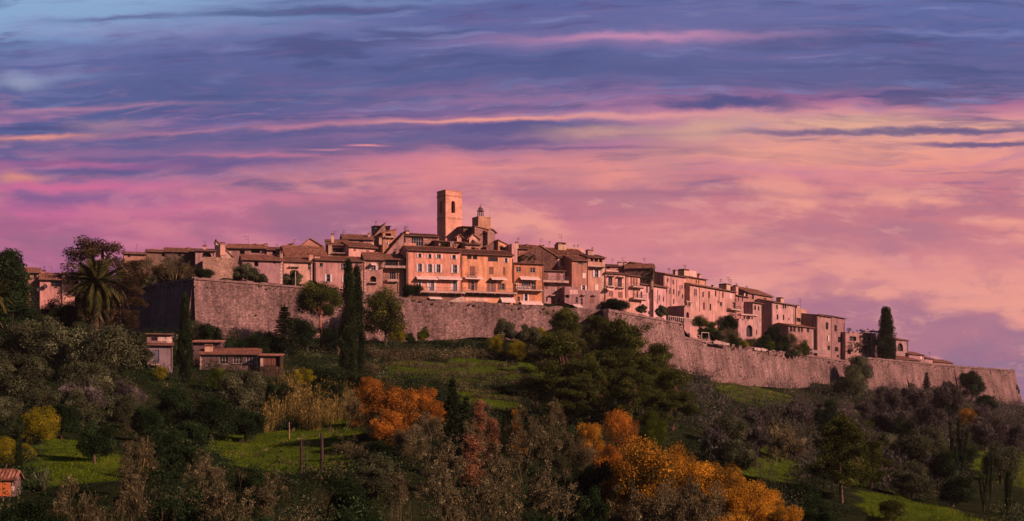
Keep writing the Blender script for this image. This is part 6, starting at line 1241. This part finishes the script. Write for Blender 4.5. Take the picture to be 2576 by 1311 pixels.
def reeds():
    rng = np.random.default_rng(6); n = 1900; u = rng.uniform(664, 905, n); d = rng.uniform(217, 240, n) + 5 * np.sin(u / 22); x = (u - CX) / FP * d; z = ground_np(x, d); V_, F_, T_ = [], [], []; o = 0
    for i in range(n):
        ed = min(1, (u[i] - 660) / 45, (908 - u[i]) / 30); h = rng.uniform(1.8, 5.4) * (.35 + 1.0 * float(vnoise([x[i] / 2.2], [d[i] / 2.2])[0])) * (.45 + .55 * ed); ln = rng.normal(0, .12, 2); b = np.array([x[i], d[i], z[i] - .2]); t = b + np.array([ln[0] * h, ln[1] * h, h])
        for q in range(9):
            s = rng.uniform(.25, 1); c = b + (t - b) * s; a = rng.uniform(0, 6.28); L = rng.uniform(.4, 1.0); e = c + np.array([math.cos(a) * L * .6, math.sin(a) * L * .6, L * rng.uniform(.1, .9)]); w = np.array([-math.sin(a), math.cos(a), 0]) * .05 + np.array([0, 0, .03]); V_ += [c - w, c + w, e]; F_.append((o, o + 1, o + 2)); T_.append(np.clip(rng.normal(.5, .22), 0, 1)); o += 3
        w = np.array([.025, 0, 0]); V_ += [b - w, b + w, t]; F_.append((o, o + 1, o + 2)); T_.append(.5); o += 3
    stuff('reeds', 'thicket of tall dry yellow canes above the lower meadow', np.array(V_), np.array(F_), np.array(T_), 'reed')
reeds()
def hedge_band():
    rng = np.random.default_rng(8); cl = []
    for vx in np.arange(930, 1330, 2.2): 
        d = 319 + 6 * math.sin(vx / 90) + rng.uniform(-3, 3); x = (vx - CX) / FP * d; z = ground(x, d); r = rng.uniform(.6, 1.5); cl.append((x, d, z + r * .6, r, r, r))
    v, f, t = leaves(cl, 22000, .18, rng); stuff('ivy_bank_undergrowth', 'dark ivy and bramble bank along the terrace below the curtain wall', v, f, t, 'brown')
    cl = []
    for vx in np.arange(1060, 1260, 3.0):
        d = 332 + rng.uniform(-2, 2); x = (vx - CX) / FP * d; z = ground(x, d); r = rng.uniform(.4, .9); cl.append((x, d, z + r * .4, r, r, r))
    v, f, t = leaves(cl, 9000, .16, rng); stuff('hedge_undergrowth', 'low dark growth at the foot of the curtain wall', v, f, t, 'dark')
hedge_band()
def terrace_banks():
    rng = np.random.default_rng(31); cl = []
    for d0, a, b in ((308, 940, 1290), (300, 960, 1310), (291, 990, 1310), (283, 1060, 1310), (268, 1150, 1300), (252, 1190, 1310), (238, 1200, 1300), (226, 560, 900), (385, 1780, 1990), (372, 1780, 2000), (356, 1810, 1990)):
        for vx in np.arange(a, b, 2.0):
            if rng.random() < .25: continue
            d = d0 + 2.5 * math.sin(vx / 47 + d0) + rng.normal() * .6; x = (vx - CX) / FP * d; z = ground(x, d); r = rng.uniform(.25, .8); cl.append((x, d, z + r * .5, r * 1.2, r, r))
    v, f, t = leaves(cl, len(cl) * 34, .11, rng, long=2.8, sprig=.5); stuff('terrace_undergrowth', 'dry grass and bramble along the edges of the narrow terraces', v, f, t, 'brown')
terrace_banks()
def vine_stakes():
    rng = np.random.default_rng(9); V_, F_, T_ = [], [], []; o = 0
    for (x0, x1, d0, d1, n) in ((1290, 1390, 232, 262, 150), (1800, 2010, 225, 300, 330), (960, 1280, 286, 312, 260), (2470, 2600, 240, 320, 160)):
        for i in range(n):
            d = d0 + (d1 - d0) * int(rng.integers(6)) / 5 + rng.normal() * .3; x = (rng.uniform(x0, x1) - CX) / FP * d; z = ground(x, d); h = rng.uniform(.7, 1.5); w = .022
            V_ += [(x - w, d, z - .2), (x + w, d, z - .2), (x + w * .7 + rng.normal() * .08, d, z + h), (x - w * .7, d, z + h), (x, d - w, z - .2), (x, d + w, z - .2), (x, d + w, z + h), (x, d - w, z + h)]; F_ += [(o, o + 1, o + 2, o + 3), (o + 4, o + 5, o + 6, o + 7)]; T_ += [rng.uniform(.2, .8)] * 2; o += 8
    stuff('vine_stakes_undergrowth', 'rows of thin vine stakes and dry stalks on the terraces', np.array(V_, float), np.array(F_), np.array(T_), 'mauve')
vine_stakes()
def wall_tufts():
    rng = np.random.default_rng(10); cl = []
    for cols, out in RMP:
        for p, zf, u in cols:
            for q in range(3):
                if rng.random() < .55:
                    z = p.z - abs(rng.normal(0, .9)) - .3 if rng.random() < .7 else p.z - rng.uniform(0, p.z - zf); r = rng.uniform(.12, .42); o = (p.z - z) * .15; cl.append((p.x + o * .55 + rng.normal() * .6, p.y - o * .8 - .15, z, r, r * .6, r * .7))
    v, f, t = leaves(cl, 26 * len(cl), .17, rng); stuff('wall_plants', 'tufts of weeds growing from the rampart joints', v, f, t, 'brown')
wall_tufts()
def ivies():
    rng = np.random.default_rng(12)
    for t, a, b, z0, z1 in IVY:
        n = int(max(10, (b - a) * (z1 - z0) * 2.2)); cl = [(rng.uniform(a, b), -.15 - abs(rng.normal(0, .15)), rng.uniform(z0, z1), .4, .25, .4) for _ in range(n)]; v, f, tn = leaves(cl, n * 50, .12, rng)
        m = np_mesh('ivy', v, f, tn); m.materials.append(MAT['brown' if t['category'] == 'barn' or n > 220 else 'dark']); link('ivy', m, None, t)
ivies()

def make_haze():
    mb = MB(); mb.box(-3100, 3100, -3100, 3600, -60, 76); o = obj('haze', mb, None, None); m = bpy.data.materials.new('haze'); m.use_nodes = True; t = NT(m.node_tree); t.n.clear()
    v = t.n.new('ShaderNodeVolumePrincipled'); v.inputs['Color'].default_value = (.9, .78, .86, 1); v.inputs['Density'].default_value = .00005; v.inputs['Anisotropy'].default_value = .2
    q = t.n.new('ShaderNodeOutputMaterial'); t.l.new(v.outputs[0], q.inputs['Volume']); o.data.materials.append(m); tag(o, kind='stuff', label='thin dusk haze over the valley')
make_haze()
